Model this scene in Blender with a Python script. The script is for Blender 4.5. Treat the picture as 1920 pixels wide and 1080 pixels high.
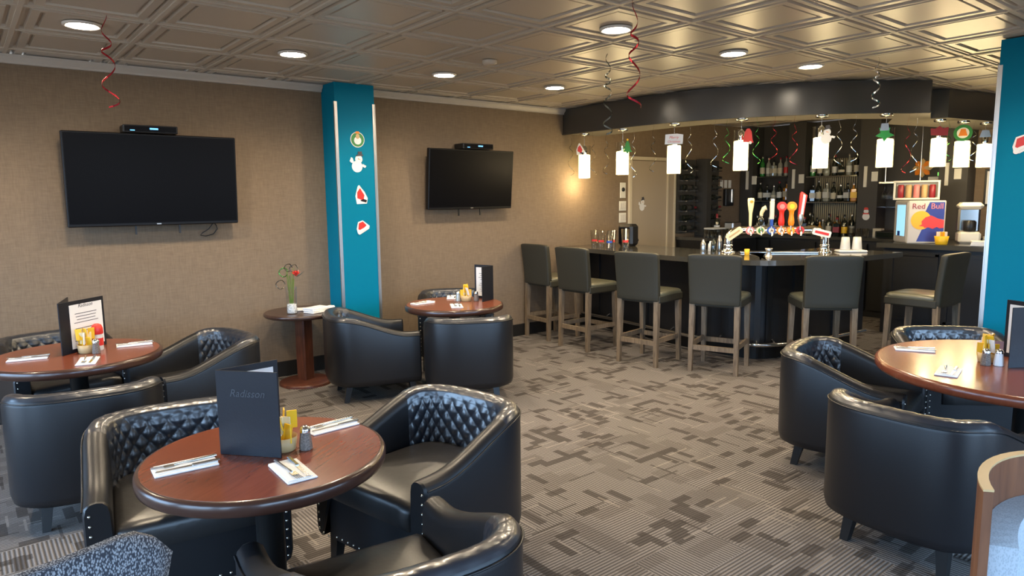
import bpy, bmesh, math, random
from mathutils import Vector, Matrix
random.seed(7)
PI = math.pi
R = math.radians
for o in list(bpy.data.objects):
    bpy.data.objects.remove(o)
S = bpy.context.scene
C = S.collection
# ------------------------------------------------------------ camera
CAM = (-0.9634, -3.15515, 1.50892)
YAW, PITCH, ROLL = 0.892303715, -0.128625543, -0.0112329978
cam = bpy.data.cameras.new('camera'); camo = bpy.data.objects.new('camera', cam); C.objects.link(camo)
cam.sensor_fit = 'HORIZONTAL'; cam.sensor_width = 36.0; cam.lens = 1287.38 / 1920 * 36.0
cam.clip_start = 0.03; cam.clip_end = 100
fw = Vector((math.cos(YAW) * math.cos(PITCH), math.sin(YAW) * math.cos(PITCH), math.sin(PITCH)))
rt = Vector((math.sin(YAW), -math.cos(YAW), 0)); up = rt.cross(fw)
r2 = rt * math.cos(ROLL) + up * math.sin(ROLL); u2 = -rt * math.sin(ROLL) + up * math.cos(ROLL)
camo.matrix_world = Matrix(((r2.x, u2.x, -fw.x, CAM[0]), (r2.y, u2.y, -fw.y, CAM[1]), (r2.z, u2.z, -fw.z, CAM[2]), (0, 0, 0, 1)))
S.camera = camo
# ------------------------------------------------------------ world, light levels, exposure
W = bpy.data.worlds.new('world'); S.world = W; W.use_nodes = True
wn_ = W.node_tree; bg = wn_.nodes['Background']; bg.inputs[1].default_value = 9.0
tcw = wn_.nodes.new('ShaderNodeTexCoord'); spw = wn_.nodes.new('ShaderNodeSeparateXYZ'); rmw = wn_.nodes.new('ShaderNodeValToRGB')   # overcast sky above, dull ground below the horizon
wn_.links.new(tcw.outputs['Generated'], spw.inputs[0]); mrw = wn_.nodes.new('ShaderNodeMapRange'); mrw.inputs[1].default_value = -1; mrw.inputs[2].default_value = 1
wn_.links.new(spw.outputs[2], mrw.inputs[0]); wn_.links.new(mrw.outputs[0], rmw.inputs[0])
rmw.color_ramp.elements[0].position = .485; rmw.color_ramp.elements[0].color = (.16, .165, .17, 1)
rmw.color_ramp.elements[1].position = .515; rmw.color_ramp.elements[1].color = (.44, .68, 1.0, 1)
wn_.links.new(rmw.outputs[0], bg.inputs[0])
SPOT_W = 48.0          # each ceiling downlight
PENDANT_E = 6.0       # pendant diffuser emission
DOWN_E = 110.0          # downlight lens emission
VS = S.view_settings
VS.view_transform = 'Standard'; VS.look = 'None'; VS.exposure = 0.35; VS.gamma = 1.0; VS.use_curve_mapping = False
H = 2.505              # ceiling height
WY = 2.662             # left wall plane
XB = 8.30              # back wall plane
XN, YN = -3.3, -5.4    # walls behind the camera
def portal(loc, rot, sx, sy):
    l = bpy.data.lights.new('window_portal', 'AREA'); l.shape = 'RECTANGLE'; l.size = sx; l.size_y = sy
    l.cycles.is_portal = True
    o = bpy.data.objects.new('window_portal', l); C.objects.link(o); o.location = loc; o.rotation_euler = rot
WIN_X = [(-4.6, -2.9), (-2.5, -0.8), (-0.4, 2.3)]     # openings in the wall X=XN (y ranges)
WIN_Y = [(-2.4, -0.4), (0.2, 2.2), (2.8, 4.6)]        # openings in the wall Y=YN (x ranges)
WZ0, WZ1 = 0.15, 2.25
for a, b in WIN_X: portal((XN - .05, (a + b) / 2, (WZ0 + WZ1) / 2), (R(90), 0, R(-90)), b - a, WZ1 - WZ0)
for a, b in WIN_Y: portal(((a + b) / 2, YN - .05, (WZ0 + WZ1) / 2), (R(90), 0, 0), b - a, WZ1 - WZ0)

# ------------------------------------------------------------ materials
MATS = {}
def srgb(r, g, b):
    f = lambda c: (c / 255 / 12.92) if c / 255 <= .04045 else ((c / 255 + .055) / 1.055) ** 2.4
    return (f(r), f(g), f(b))
def mat(name, col, rough=.5, metal=0., spec=.5, emit=None, es=0., bump=None, var=0., coat=0., trans=0., scale=(1, 1, 1)):
    if name in MATS: return MATS[name]
    m = bpy.data.materials.new(name); m.use_nodes = True; MATS[name] = m
    n = m.node_tree; p = n.nodes['Principled BSDF']
    p.inputs['Base Color'].default_value = (*col, 1); p.inputs['Roughness'].default_value = rough
    p.inputs['Metallic'].default_value = metal; p.inputs['Specular IOR Level'].default_value = spec
    p.inputs['Coat Weight'].default_value = coat; p.inputs['Coat Roughness'].default_value = .12
    p.inputs['Transmission Weight'].default_value = trans
    if emit: p.inputs['Emission Color'].default_value = (*emit, 1); p.inputs['Emission Strength'].default_value = es
    if bump or var:
        tc = n.nodes.new('ShaderNodeTexCoord'); mp = n.nodes.new('ShaderNodeMapping'); mp.inputs['Scale'].default_value = scale
        n.links.new(tc.outputs['Object'], mp.inputs[0])
        nz = n.nodes.new('ShaderNodeTexNoise'); nz.inputs['Scale'].default_value = bump[0] if bump else 40
        nz.inputs['Detail'].default_value = 4; n.links.new(mp.outputs[0], nz.inputs['Vector'])
        if bump:
            b = n.nodes.new('ShaderNodeBump'); b.inputs['Strength'].default_value = bump[1]; b.inputs['Distance'].default_value = bump[2]
            n.links.new(nz.outputs['Fac'], b.inputs['Height']); n.links.new(b.outputs[0], p.inputs['Normal'])
        if var:
            r = n.nodes.new('ShaderNodeValToRGB'); e = r.color_ramp.elements
            e[0].position = .3; e[1].position = .7
            e[0].color = (*[c * (1 - var) for c in col], 1); e[1].color = (*[min(1, c * (1 + var)) for c in col], 1)
            n.links.new(nz.outputs['Fac'], r.inputs[0]); n.links.new(r.outputs[0], p.inputs['Base Color'])
    return m
def glassmat(name, col=(1, 1, 1), a=.72, rough=.05):
    if name in MATS: return MATS[name]
    m = bpy.data.materials.new(name); m.use_nodes = True; MATS[name] = m; n = m.node_tree
    for x in list(n.nodes):
        if x.type == 'BSDF_PRINCIPLED': n.nodes.remove(x)
    t = n.nodes.new('ShaderNodeBsdfTransparent'); t.inputs[0].default_value = (*col, 1)
    g = n.nodes.new('ShaderNodeBsdfGlossy'); g.inputs['Roughness'].default_value = rough
    mx = n.nodes.new('ShaderNodeMixShader'); fr = n.nodes.new('ShaderNodeLayerWeight'); fr.inputs[0].default_value = .35
    mm = n.nodes.new('ShaderNodeMath'); mm.operation = 'MULTIPLY_ADD'; mm.inputs[1].default_value = .8; mm.inputs[2].default_value = 1 - a - .2
    mm.use_clamp = True
    n.links.new(fr.outputs['Facing'], mm.inputs[0]); n.links.new(mm.outputs[0], mx.inputs[0])
    n.links.new(t.outputs[0], mx.inputs[1]); n.links.new(g.outputs[0], mx.inputs[2])
    n.links.new(mx.outputs[0], n.nodes['Material Output'].inputs[0])
    return m
def woodmat(name, c1, c2, rough=.35, scale=(3, 30, 30), coat=0.):
    if name in MATS: return MATS[name]
    m = mat(name, c1, rough, coat=coat); n = m.node_tree; p = n.nodes['Principled BSDF']
    tc = n.nodes.new('ShaderNodeTexCoord'); mp = n.nodes.new('ShaderNodeMapping'); mp.inputs['Scale'].default_value = scale
    nz = n.nodes.new('ShaderNodeTexNoise'); nz.inputs['Scale'].default_value = 1.6; nz.inputs['Detail'].default_value = 3; nz.inputs['Distortion'].default_value = .6
    r = n.nodes.new('ShaderNodeValToRGB'); e = r.color_ramp.elements
    e[0].position = .32; e[0].color = (*c2, 1); e[1].position = .68; e[1].color = (*c1, 1)
    n.links.new(tc.outputs['Object'], mp.inputs[0]); n.links.new(mp.outputs[0], nz.inputs['Vector'])
    n.links.new(nz.outputs['Fac'], r.inputs[0]); n.links.new(r.outputs[0], p.inputs['Base Color'])
    return m
def carpet():
    m = mat('carpet', (.2, .18, .16), .95, spec=.1); n = m.node_tree; p = n.nodes['Principled BSDF']
    geo = n.nodes.new('ShaderNodeNewGeometry'); sep = n.nodes.new('ShaderNodeSeparateXYZ'); n.links.new(geo.outputs['Position'], sep.inputs[0])
    def M(op, a, b=None, c=None):
        x = n.nodes.new('ShaderNodeMath'); x.operation = op
        for i, v in enumerate((a, b, c)):
            if v is None: continue
            if isinstance(v, (int, float)): x.inputs[i].default_value = v
            else: n.links.new(v, x.inputs[i])
        return x.outputs[0]
    X, Y = sep.outputs[0], sep.outputs[1]
    def wn(a, b, s):
        cb = n.nodes.new('ShaderNodeCombineXYZ'); n.links.new(a, cb.inputs[0])
        if b is not None: n.links.new(b, cb.inputs[1])
        cb.inputs[2].default_value = s
        w = n.nodes.new('ShaderNodeTexWhiteNoise'); w.noise_dimensions = '3D'; n.links.new(cb.outputs[0], w.inputs['Vector'])
        return w.outputs['Value']
    def cells(a, b, la, lb, seed):
        row = M('FLOOR', M('DIVIDE', b, lb)); sh = wn(row, None, seed)
        col = M('FLOOR', M('ADD', M('DIVIDE', a, la), M('MULTIPLY', sh, 5.0)))
        return wn(col, row, seed + .5)
    dark = M('MAXIMUM', M('GREATER_THAN', cells(X, Y, .115, .052, 1.3), .905), M('GREATER_THAN', cells(Y, X, .15, .045, 4.7), .915))
    mid = M('MAXIMUM', M('GREATER_THAN', cells(X, Y, .24, .085, 7.1), .86), M('GREATER_THAN', cells(Y, X, .20, .10, 9.9), .88))
    turn = M('GREATER_THAN', cells(X, Y, .46, .23, 13.3), .62)
    sx = M('SINE', M('MULTIPLY', Y, 2 * PI / .017)); sy = M('SINE', M('MULTIPLY', X, 2 * PI / .017))
    mix = n.nodes.new('ShaderNodeMix'); n.links.new(turn, mix.inputs[0]); n.links.new(sx, mix.inputs[2]); n.links.new(sy, mix.inputs[3])
    st = M('MULTIPLY_ADD', mix.outputs[0], .5, .5)
    nz = n.nodes.new('ShaderNodeTexNoise'); nz.inputs['Scale'].default_value = 160; n.links.new(geo.outputs['Position'], nz.inputs['Vector'])
    st2 = M('MULTIPLY', st, M('MULTIPLY_ADD', nz.outputs['Fac'], 1.2, .4))
    def cm(f, a, b):
        x = n.nodes.new('ShaderNodeMix'); x.data_type = 'RGBA'; n.links.new(f, x.inputs[0])
        for k, v in ((6, a), (7, b)):
            if isinstance(v, tuple): x.inputs[k].default_value = (*v, 1)
            else: n.links.new(v, x.inputs[k])
        return x.outputs[2]
    base = cm(st2, (.084, .077, .072), (.285, .258, .238))
    base = cm(M('MULTIPLY', mid, .30), base, (.075, .062, .054))
    base = cm(M('MULTIPLY', dark, .74), base, (.052, .044, .039))
    thin = M('MAXIMUM', M('GREATER_THAN', cells(X, Y, .20, .013, 21.3), .985), M('GREATER_THAN', cells(Y, X, .18, .013, 24.7), .985))
    base = cm(M('MULTIPLY', thin, .65), base, (.055, .047, .041))
    lite = M('MAXIMUM', M('GREATER_THAN', cells(X, Y, .17, .011, 31.3), .985), M('GREATER_THAN', cells(Y, X, .15, .011, 34.7), .985))
    base = cm(M('MULTIPLY', lite, .35), base, (.42, .37, .32))
    nz2 = n.nodes.new('ShaderNodeTexNoise'); nz2.inputs['Scale'].default_value = 420; nz2.inputs['Detail'].default_value = 1; n.links.new(geo.outputs['Position'], nz2.inputs['Vector'])
    gr = M('MULTIPLY_ADD', nz2.outputs['Fac'], 1.7, .15)
    vm = n.nodes.new('ShaderNodeVectorMath'); vm.operation = 'SCALE'; n.links.new(base, vm.inputs[0]); n.links.new(gr, vm.inputs['Scale']); base = vm.outputs[0]
    n.links.new(base, p.inputs['Base Color'])
    b = n.nodes.new('ShaderNodeBump'); b.inputs['Strength'].default_value = .5; b.inputs['Distance'].default_value = .004
    n.links.new(st2, b.inputs['Height']); n.links.new(b.outputs[0], p.inputs['Normal'])
    return m
def wallmat(name, c, var):
    m = mat(name, c, .82, spec=.2); n = m.node_tree; p = n.nodes['Principled BSDF']
    geo = n.nodes.new('ShaderNodeNewGeometry'); ad = []
    for sc in ((14, 14, 220), (220, 220, 14)):
        mp = n.nodes.new('ShaderNodeMapping'); mp.inputs['Scale'].default_value = sc; n.links.new(geo.outputs['Position'], mp.inputs[0])
        z = n.nodes.new('ShaderNodeTexNoise'); z.inputs['Scale'].default_value = 1; z.inputs['Detail'].default_value = 3; n.links.new(mp.outputs[0], z.inputs['Vector']); ad.append(z)
    a = n.nodes.new('ShaderNodeMath'); a.operation = 'ADD'; n.links.new(ad[0].outputs['Fac'], a.inputs[0]); n.links.new(ad[1].outputs['Fac'], a.inputs[1])
    mr = n.nodes.new('ShaderNodeMapRange'); mr.inputs[1].default_value = .7; mr.inputs[2].default_value = 1.3; n.links.new(a.outputs[0], mr.inputs[0])
    r = n.nodes.new('ShaderNodeValToRGB'); e = r.color_ramp.elements
    e[0].color = (*[q * (1 - var) for q in c], 1); e[1].color = (*[q * (1 + var) for q in c], 1)
    n.links.new(mr.outputs[0], r.inputs[0]); n.links.new(r.outputs[0], p.inputs['Base Color'])
    b = n.nodes.new('ShaderNodeBump'); b.inputs['Strength'].default_value = .25; b.inputs['Distance'].default_value = .003
    n.links.new(a.outputs[0], b.inputs['Height']); n.links.new(b.outputs[0], p.inputs['Normal'])
    return m
def fabricmat(name, c1, c2, sc):
    m = mat(name, c1, .9, spec=.2); n = m.node_tree; p = n.nodes['Principled BSDF']
    tc = n.nodes.new('ShaderNodeTexCoord'); v = n.nodes.new('ShaderNodeTexVoronoi'); v.inputs['Scale'].default_value = sc
    mp = n.nodes.new('ShaderNodeMapping'); mp.inputs['Scale'].default_value = (1, 1, .55); mp.inputs['Rotation'].default_value = (.3, .3, 0)
    n.links.new(tc.outputs['Object'], mp.inputs[0]); n.links.new(mp.outputs[0], v.inputs['Vector'])
    r = n.nodes.new('ShaderNodeValToRGB'); e = r.color_ramp.elements; e[0].position = .25; e[1].position = .6
    e[0].color = (*c1, 1); e[1].color = (*c2, 1)
    n.links.new(v.outputs['Distance'], r.inputs[0]); n.links.new(r.outputs[0], p.inputs['Base Color'])
    return m
m_carpet = carpet()
m_wall = wallmat('wall_fabric', (.200, .148, .101), .15)
m_darkwall = mat('dark_wall_paint', (.045, .042, .038), .55)
m_white = mat('white_paint', (.62, .58, .52), .6)
m_crown = mat('crown_paint', (.50, .46, .41), .5)
m_baseb = mat('black_baseboard', (.012, .011, .010), .45)
m_tile = mat('ceiling_tile_paint', (.48, .41, .325), .34, spec=.6, bump=(9, .05, .01))
m_bar = mat('ceiling_grid_paint', (.50, .43, .345), .45)
m_leather = mat('black_leather', (.0095, .0100, .0120), .38, spec=.48, bump=(240, .12, .002))
m_leatherseat = mat('black_leather_seat', (.020, .019, .019), .34, spec=.65, bump=(30, .25, .004))
m_quilt = mat('quilted_black_leather_sheen_tint', (.017, .021, .030), .32, spec=.95, coat=.3, bump=(260, .10, .002))  # black leather; the windows' bluish sheen is partly painted into the base colour
m_black = mat('black_wood', (.008, .008, .008), .4)
m_brass = mat('nailhead_metal', (.75, .70, .60), .25, 1.0)
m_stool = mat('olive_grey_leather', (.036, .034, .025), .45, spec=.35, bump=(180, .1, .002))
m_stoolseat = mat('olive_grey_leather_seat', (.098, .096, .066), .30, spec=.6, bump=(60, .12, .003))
m_stoolwood = woodmat('weathered_grey_oak', (.245, .180, .115), (.13, .095, .063), .6, (40, 40, 5))
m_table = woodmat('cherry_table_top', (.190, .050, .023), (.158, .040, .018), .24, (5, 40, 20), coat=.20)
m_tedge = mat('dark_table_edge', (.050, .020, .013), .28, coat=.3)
m_ped = woodmat('cherry_pedestal', (.135, .042, .022), (.075, .024, .013), .35, (30, 30, 4))
m_sidet = woodmat('dark_side_table_top', (.060, .028, .020), (.030, .015, .011), .3, (4, 30, 20), coat=.2)
m_menu = mat('menu_cover', (.010, .011, .016), .42, spec=.35, bump=(120, .15, .002))
m_emboss = mat('menu_emboss', (.055, .06, .07), .3)
m_paper = mat('white_paper', (.80, .80, .79), .6)
m_ink = mat('printed_ink', (.05, .05, .06), .7)
m_napkin = mat('white_napkin', (.82, .81, .79), .8, bump=(90, .3, .003))
m_steel = mat('polished_steel', (.62, .62, .62), .22, 1.0)
m_chrome = mat('chrome', (.80, .80, .80), .08, 1.0)
m_alu = mat('brushed_aluminium', (.62, .60, .57), .33, 1.0)
m_teal = mat('teal_paint', (.000, .175, .290), .55, spec=.10, bump=(40, .03, .004))
m_teal2 = mat('blue_teal_side_paint', (.000, .110, .225), .55, spec=.1)
m_tv = mat('television_black', (.004, .004, .005), .4, spec=.3)
m_screen = mat('television_screen', (.003, .003, .004), .30, spec=.08)
m_boxblk = mat('black_plastic', (.010, .010, .011), .4)
m_soffit = mat('black_soffit_paint', (.055, .053, .050), .27, spec=.6)
m_under = mat('soffit_underside_paint', (.20, .18, .15), .6)
m_barblk = mat('black_bar_panel', (.010, .0105, .012), .38)
m_bartop = mat('black_granite_reflection_tint', (.060, .057, .048), .10, spec=.8, bump=(60, .02, .001))  # black top, base lifted towards beige to carry the wall's reflection
m_glass = glassmat('clear_glass', (.96, .97, .97), .80)
m_pane = glassmat('window_glass', (.98, .99, 1), .9)
m_red = mat('red_plastic', (.62, .030, .022), .35)
m_orange = mat('orange_plastic', (.80, .24, .015), .35)
m_yellow = mat('yellow_plastic', (.85, .50, .02), .4)
m_cream = mat('cream_lacquer', (.78, .68, .42), .35)
m_green = mat('green_paint', (.03, .22, .05), .45)
m_blue = mat('blue_paint', (.02, .07, .38), .4)
m_pink = mat('pink_enamel', (.72, .22, .22), .4)
m_doorp = mat('beige_door_paint', (.42, .345, .255), .5)
m_trimp = mat('cream_door_trim', (.60, .52, .38), .5)
m_plate = mat('ivory_plastic', (.72, .70, .62), .4)
m_silverfoil = mat('silver_foil', (.55, .55, .53), .18, 1.0)
m_redfoil = mat('red_foil', (.42, .03, .04), .22, 1.0)
m_greenfoil = mat('green_foil', (.08, .38, .08), .22, 1.0)
m_darkfoil = mat('dark_foil', (.12, .12, .10), .2, 1.0)
m_diff = mat('pendant_diffuser', (.9, .85, .7), .5, emit=(1.0, .80, .36), es=PENDANT_E)
m_lens = mat('downlight_lens', (.9, .9, .9), .5, emit=(1.0, .86, .66), es=DOWN_E)
m_led = mat('blue_display', (.02, .05, .2), .4, emit=(.15, .5, 1.0), es=1.6)
m_sky = mat('fridge_lit_glass', (.3, .6, .8), .3, emit=(.35, .75, 1.0), es=.7)
m_pinklit = mat('pink_lit_sign', (.5, .1, .4), .3, emit=(1.0, .25, .75), es=1.2)
m_greenlit = mat('green_lit_sign', (.1, .5, .1), .3, emit=(.25, 1.0, .15), es=1.0)
m_warmwood = woodmat('warm_chair_wood', (.225, .090, .042), (.15, .058, .028), .4, (25, 25, 3))
m_palewood = mat('pale_plywood_edge', (.62, .42, .20), .45)
m_cush = fabricmat('pale_blue_upholstery', (.36, .40, .44), (.46, .50, .54), 260)
m_speck = fabricmat('speckled_grey_fabric', (.40, .42, .45), (.05, .055, .07), 330)
m_tan = mat('tan_crockery', (.52, .36, .17), .5)
m_amber = mat('amber_spirit', (.50, .20, .02), .12, spec=.8, coat=.5)
m_bglass = mat('dark_bottle_glass', (.012, .016, .012), .08, spec=.8, coat=.5)
m_ggreen = mat('green_bottle_glass', (.02, .20, .03), .10, spec=.8, coat=.5)
m_pale = mat('pale_spirit_glass', (.30, .31, .26), .08, spec=.9, coat=.6)
m_label = mat('cream_bottle_label', (.55, .50, .38), .6)
m_labelw = mat('white_bottle_label', (.62, .62, .58), .6)
m_redcap = mat('wine_capsule', (.28, .02, .03), .35)
m_mesh = mat('lit_beige_lattice_back', (.42, .36, .22), .6)
m_stem = mat('green_stem', (.13, .20, .03), .6)
m_pebble = mat('white_pebbles', (.75, .75, .72), .5, var=.4, bump=(90, 1.0, .01))
m_salt = mat('pepper_grains', (.16, .13, .11), .7, var=.5, bump=(200, .5, .002))

# ------------------------------------------------------------ mesh helpers
class B:
    def __init__(s): s.v = []; s.f = []; s.m = []; s.sm = []
    def add(s, vs, fs, mi=0, sm=False):
        k = len(s.v); s.v += [tuple(v) for v in vs]; s.f += [tuple(k + i for i in f) for f in fs]
        s.m += [mi] * len(fs); s.sm += [sm] * len(fs); return s
    def box(s, c, d, rz=0, mi=0, tilt=None, bev=0):
        x, y, z = [q / 2 for q in d]
        if bev:
            b = min(bev, x * .9, y * .9, z * .9); vs = []; fs = []
            # chamfered box
            for sx in (-1, 1):
                for sy in (-1, 1):
                    for sz in (-1, 1):
                        vs += [(sx * x, sy * (y - b), sz * (z - b)), (sx * (x - b), sy * y, sz * (z - b)), (sx * (x - b), sy * (y - b), sz * z)]
            bm = bmesh.new(); bv = [bm.verts.new(v) for v in vs]; r = bmesh.ops.convex_hull(bm, input=bv)
            bm.verts.index_update(); vs = [v.co[:] for v in bm.verts]; fs = [[v.index for v in f.verts] for f in bm.faces]; bm.free()
        else:
            vs = [(a * x, b2 * y, c2 * z) for a in (-1, 1) for b2 in (-1, 1) for c2 in (-1, 1)]
            fs = [(0, 1, 3, 2), (4, 6, 7, 5), (0, 4, 5, 1), (2, 3, 7, 6), (0, 2, 6, 4), (1, 5, 7, 3)]
        Mx = Matrix.Translation(c) @ Matrix.Rotation(rz, 4, 'Z')
        if tilt: Mx = Mx @ Matrix.Rotation(tilt[1], 4, tilt[0])
        return s.add([Mx @ Vector(v) for v in vs], fs, mi)
    def lathe(s, prof, n=24, c=(0, 0, 0), mi=0, sm=True, axis=None):
        vs = []; fs = []
        Mx = Matrix.Translation(c)
        if axis is not None: Mx = Mx @ axis
        for r, z in prof:
            for i in range(n):
                a = 2 * PI * i / n; vs.append(Mx @ Vector((r * math.cos(a), r * math.sin(a), z)))
        for j in range(len(prof) - 1):
            for i in range(n):
                k = (i + 1) % n; fs.append((j * n + i, j * n + k, (j + 1) * n + k, (j + 1) * n + i))
        s.add(vs, fs, mi, sm)
        if prof[0][0] > 1e-6: s.add(vs[:n][::-1], [tuple(range(n))], mi)
        if prof[-1][0] > 1e-6: s.add(vs[-n:], [tuple(range(n))], mi)
        return s
    def tube(s, pts, r, n=8, mi=0, cap=True, sm=True):
        pts = [Vector(p) for p in pts]; rs = r if isinstance(r, (list, tuple)) else [r] * len(pts); vs = []; fs = []
        prev = None
        for i, p in enumerate(pts):
            t = (pts[min(i + 1, len(pts) - 1)] - pts[max(i - 1, 0)]).normalized()
            if prev is None:
                a = Vector((0, 0, 1)) if abs(t.z) < .9 else Vector((1, 0, 0)); u = t.cross(a).normalized()
            else: u = (prev - t * prev.dot(t)).normalized()
            prev = u; w = t.cross(u)
            for k in range(n):
                an = 2 * PI * k / n; vs.append(p + (u * math.cos(an) + w * math.sin(an)) * rs[i])
        for j in range(len(pts) - 1):
            for k in range(n):
                q = (k + 1) % n; fs.append((j * n + k, j * n + q, (j + 1) * n + q, (j + 1) * n + k))
        s.add(vs, fs, mi, sm)
        if cap: s.add(vs[:n][::-1], [tuple(range(n))], mi); s.add(vs[-n:], [tuple(range(n))], mi)
        return s
    def prism(s, poly, z0, z1, mi=0, mtop=None, mbot=None):
        n = len(poly)
        vs = [(x, y, z0) for x, y in poly] + [(x, y, z1) for x, y in poly]
        s.add(vs, [(i, (i + 1) % n, n + (i + 1) % n, n + i) for i in range(n)], mi)
        s.add(vs, [tuple(range(n))[::-1]], mi if mbot is None else mbot)
        s.add(vs, [tuple(range(n, 2 * n))], mi if mtop is None else mtop)
        return s
    def taper(s, p0, p1, a0, a1, mi=0, rz=0):
        """square-section tapered post between two centre points"""
        vs = []
        for p, a in ((p0, a0), (p1, a1)):
            for dx, dy in ((-1, -1), (1, -1), (1, 1), (-1, 1)):
                x, y = dx * a / 2, dy * a / 2
                vs.append((p[0] + x * math.cos(rz) - y * math.sin(rz), p[1] + x * math.sin(rz) + y * math.cos(rz), p[2]))
        return s.add(vs, [(0, 1, 5, 4), (1, 2, 6, 5), (2, 3, 7, 6), (3, 0, 4, 7), (3, 2, 1, 0), (4, 5, 6, 7)], mi)
    def xf(s, Mx, k0=0):
        s.v = s.v[:k0] + [tuple(Mx @ Vector(v)) for v in s.v[k0:]]; return s
    def mesh(s, name, mats):
        me = bpy.data.meshes.new(name); me.from_pydata(s.v, [], s.f)
        for m in (mats if isinstance(mats, (list, tuple)) else [mats]): me.materials.append(m)
        for p, mi, sm in zip(me.polygons, s.m, s.sm): p.material_index = mi; p.use_smooth = sm
        bm = bmesh.new(); bm.from_mesh(me); bmesh.ops.recalc_face_normals(bm, faces=bm.faces); bm.to_mesh(me); bm.free()
        me.update(); return me
    def build(s, name, mats, parent=None, loc=(0, 0, 0), rz=0):
        o = bpy.data.objects.new(name, s.mesh(name, mats)); C.objects.link(o); o.location = loc; o.rotation_euler = (0, 0, rz)
        if parent: o.parent = parent
        return o
def tag(o, label, cat, group=None):
    o['label'] = label; o['category'] = cat
    if group: o['group'] = group
    return o
def thing(name, label, cat, loc=(0, 0, 0), rz=0, group=None):
    o = bpy.data.objects.new(name, None); C.objects.link(o); o.location = loc; o.rotation_euler = (0, 0, rz); o.empty_display_size = .1
    return tag(o, label, cat, group)
def struct(o): o['kind'] = 'structure'; return o
def copy_tree(o, parent=None):
    c = o.copy(); C.objects.link(c); c.parent = parent
    for ch in list(o.children): copy_tree(ch, c)
    return c
def placed(proto, used, label, loc, rz, group=None, cat=None):
    o = proto if not used else copy_tree(proto)
    o.location = loc; o.rotation_euler = (0, 0, rz); o['label'] = label
    if cat: o['category'] = cat
    if group: o['group'] = group
    return o
def text_mesh(txt, size, mtl, name='lettering', extrude=.0006, parent=None, loc=(0, 0, 0), rot=(0, 0, 0), shear=0., align='CENTER'):
    cu = bpy.data.curves.new(name, 'FONT'); cu.body = txt; cu.size = size; cu.extrude = extrude; cu.align_x = align; cu.shear = shear; cu.resolution_u = 3
    t = bpy.data.objects.new(name, cu); C.objects.link(t)
    dg = bpy.context.evaluated_depsgraph_get(); dg.update(); me = bpy.data.meshes.new_from_object(t.evaluated_get(dg)); bpy.data.objects.remove(t)
    me.materials.clear(); me.materials.append(mtl)
    o = bpy.data.objects.new(name, me); C.objects.link(o); o.location = loc; o.rotation_euler = rot
    if parent: o.parent = parent
    return o

# ------------------------------------------------------------ setting: floor, walls, ceiling
struct(B().box(((XN + XB) / 2, (YN + WY) / 2, -.05), (XB - XN + .4, WY - YN + .4, .1)).build('floor', m_carpet))
wl = B(); wl.box(((XN + XB) / 2, WY + .05, H / 2), (XB - XN + .4, .1, H)); struct(wl.build('wall_left', m_wall))
b = B(); b.box((XB + .05, (YN + WY) / 2, H / 2), (.1, WY - YN, H)); struct(b.build('wall_back', m_darkwall))
def wall_with_windows(name, fixed, axis, lo, hi, wins):
    b = B()
    def seg(a, c, z0, z1):
        if axis == 'y': b.box((fixed, (a + c) / 2, (z0 + z1) / 2), (.12, c - a, z1 - z0))
        else: b.box(((a + c) / 2, fixed, (z0 + z1) / 2), (c - a, .12, z1 - z0))
    seg(lo, hi, 0, WZ0); seg(lo, hi, WZ1, H); p = lo
    for a, c in wins: seg(p, a, WZ0, WZ1); p = c
    seg(p, hi, WZ0, WZ1)
    return struct(b.build(name, m_wall))
wall_with_windows('wall_near', YN - .06, 'x', XN - .12, XB + .1, WIN_Y)
wall_with_windows('wall_side', XN - .06, 'y', YN, WY, WIN_X)
k = 1
for wins, axis, fixed in ((WIN_X, 'y', XN - .06), (WIN_Y, 'x', YN - .06)):
    for a, c in wins:
        fr = B()
        def fb(u, z, du, dz):
            if axis == 'y': fr.box((fixed, u, z), (.08, du, dz))
            else: fr.box((u, fixed, z), (du, .08, dz))
        mid = (a + c) / 2
        for u in (a + .025, mid, c - .025): fb(u, (WZ0 + WZ1) / 2, .05, WZ1 - WZ0)
        for z in (WZ0 + .025, WZ1 - .025): fb(mid, z, c - a, .05)
        w = struct(fr.build('window_%d' % k, m_white)); k += 1
        for u in ((a + mid) / 2, (mid + c) / 2):
            g = B(); d = (c - a) / 2 - .05
            if axis == 'y': g.box((fixed, u, (WZ0 + WZ1) / 2), (.006, d, WZ1 - WZ0 - .1))
            else: g.box((u, fixed, (WZ0 + WZ1) / 2), (d, .006, WZ1 - WZ0 - .1))
            g.build('pane', m_pane, w)
b = B(); b.box(((XN + XB) / 2, WY - .009, .065), (XB - XN, .018, .13)); struct(b.build('baseboard_left', m_baseb))
# crown strip, interrupted by the pillar
PX0, PX1, PYF = 1.615, 1.985, 2.40
for i, (a, c) in enumerate(((XN, PX0 - .005), (PX1 + .005, 4.485))):
    b = B(); prof = [(0, 0), (-.055, 0), (-.055, -.018), (-.03, -.045), (-.03, -.058), (0, -.058)]
    n = len(prof); vs = [(a, WY + y, H + z) for y, z in prof] + [(c, WY + y, H + z) for y, z in prof]
    b.add(vs, [(i2, (i2 + 1) % n, n + (i2 + 1) % n, n + i2) for i2 in range(n)] + [tuple(range(n)), tuple(range(n, 2 * n))])
    struct(b.build('trim_%d' % (i + 1), m_crown))
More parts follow.
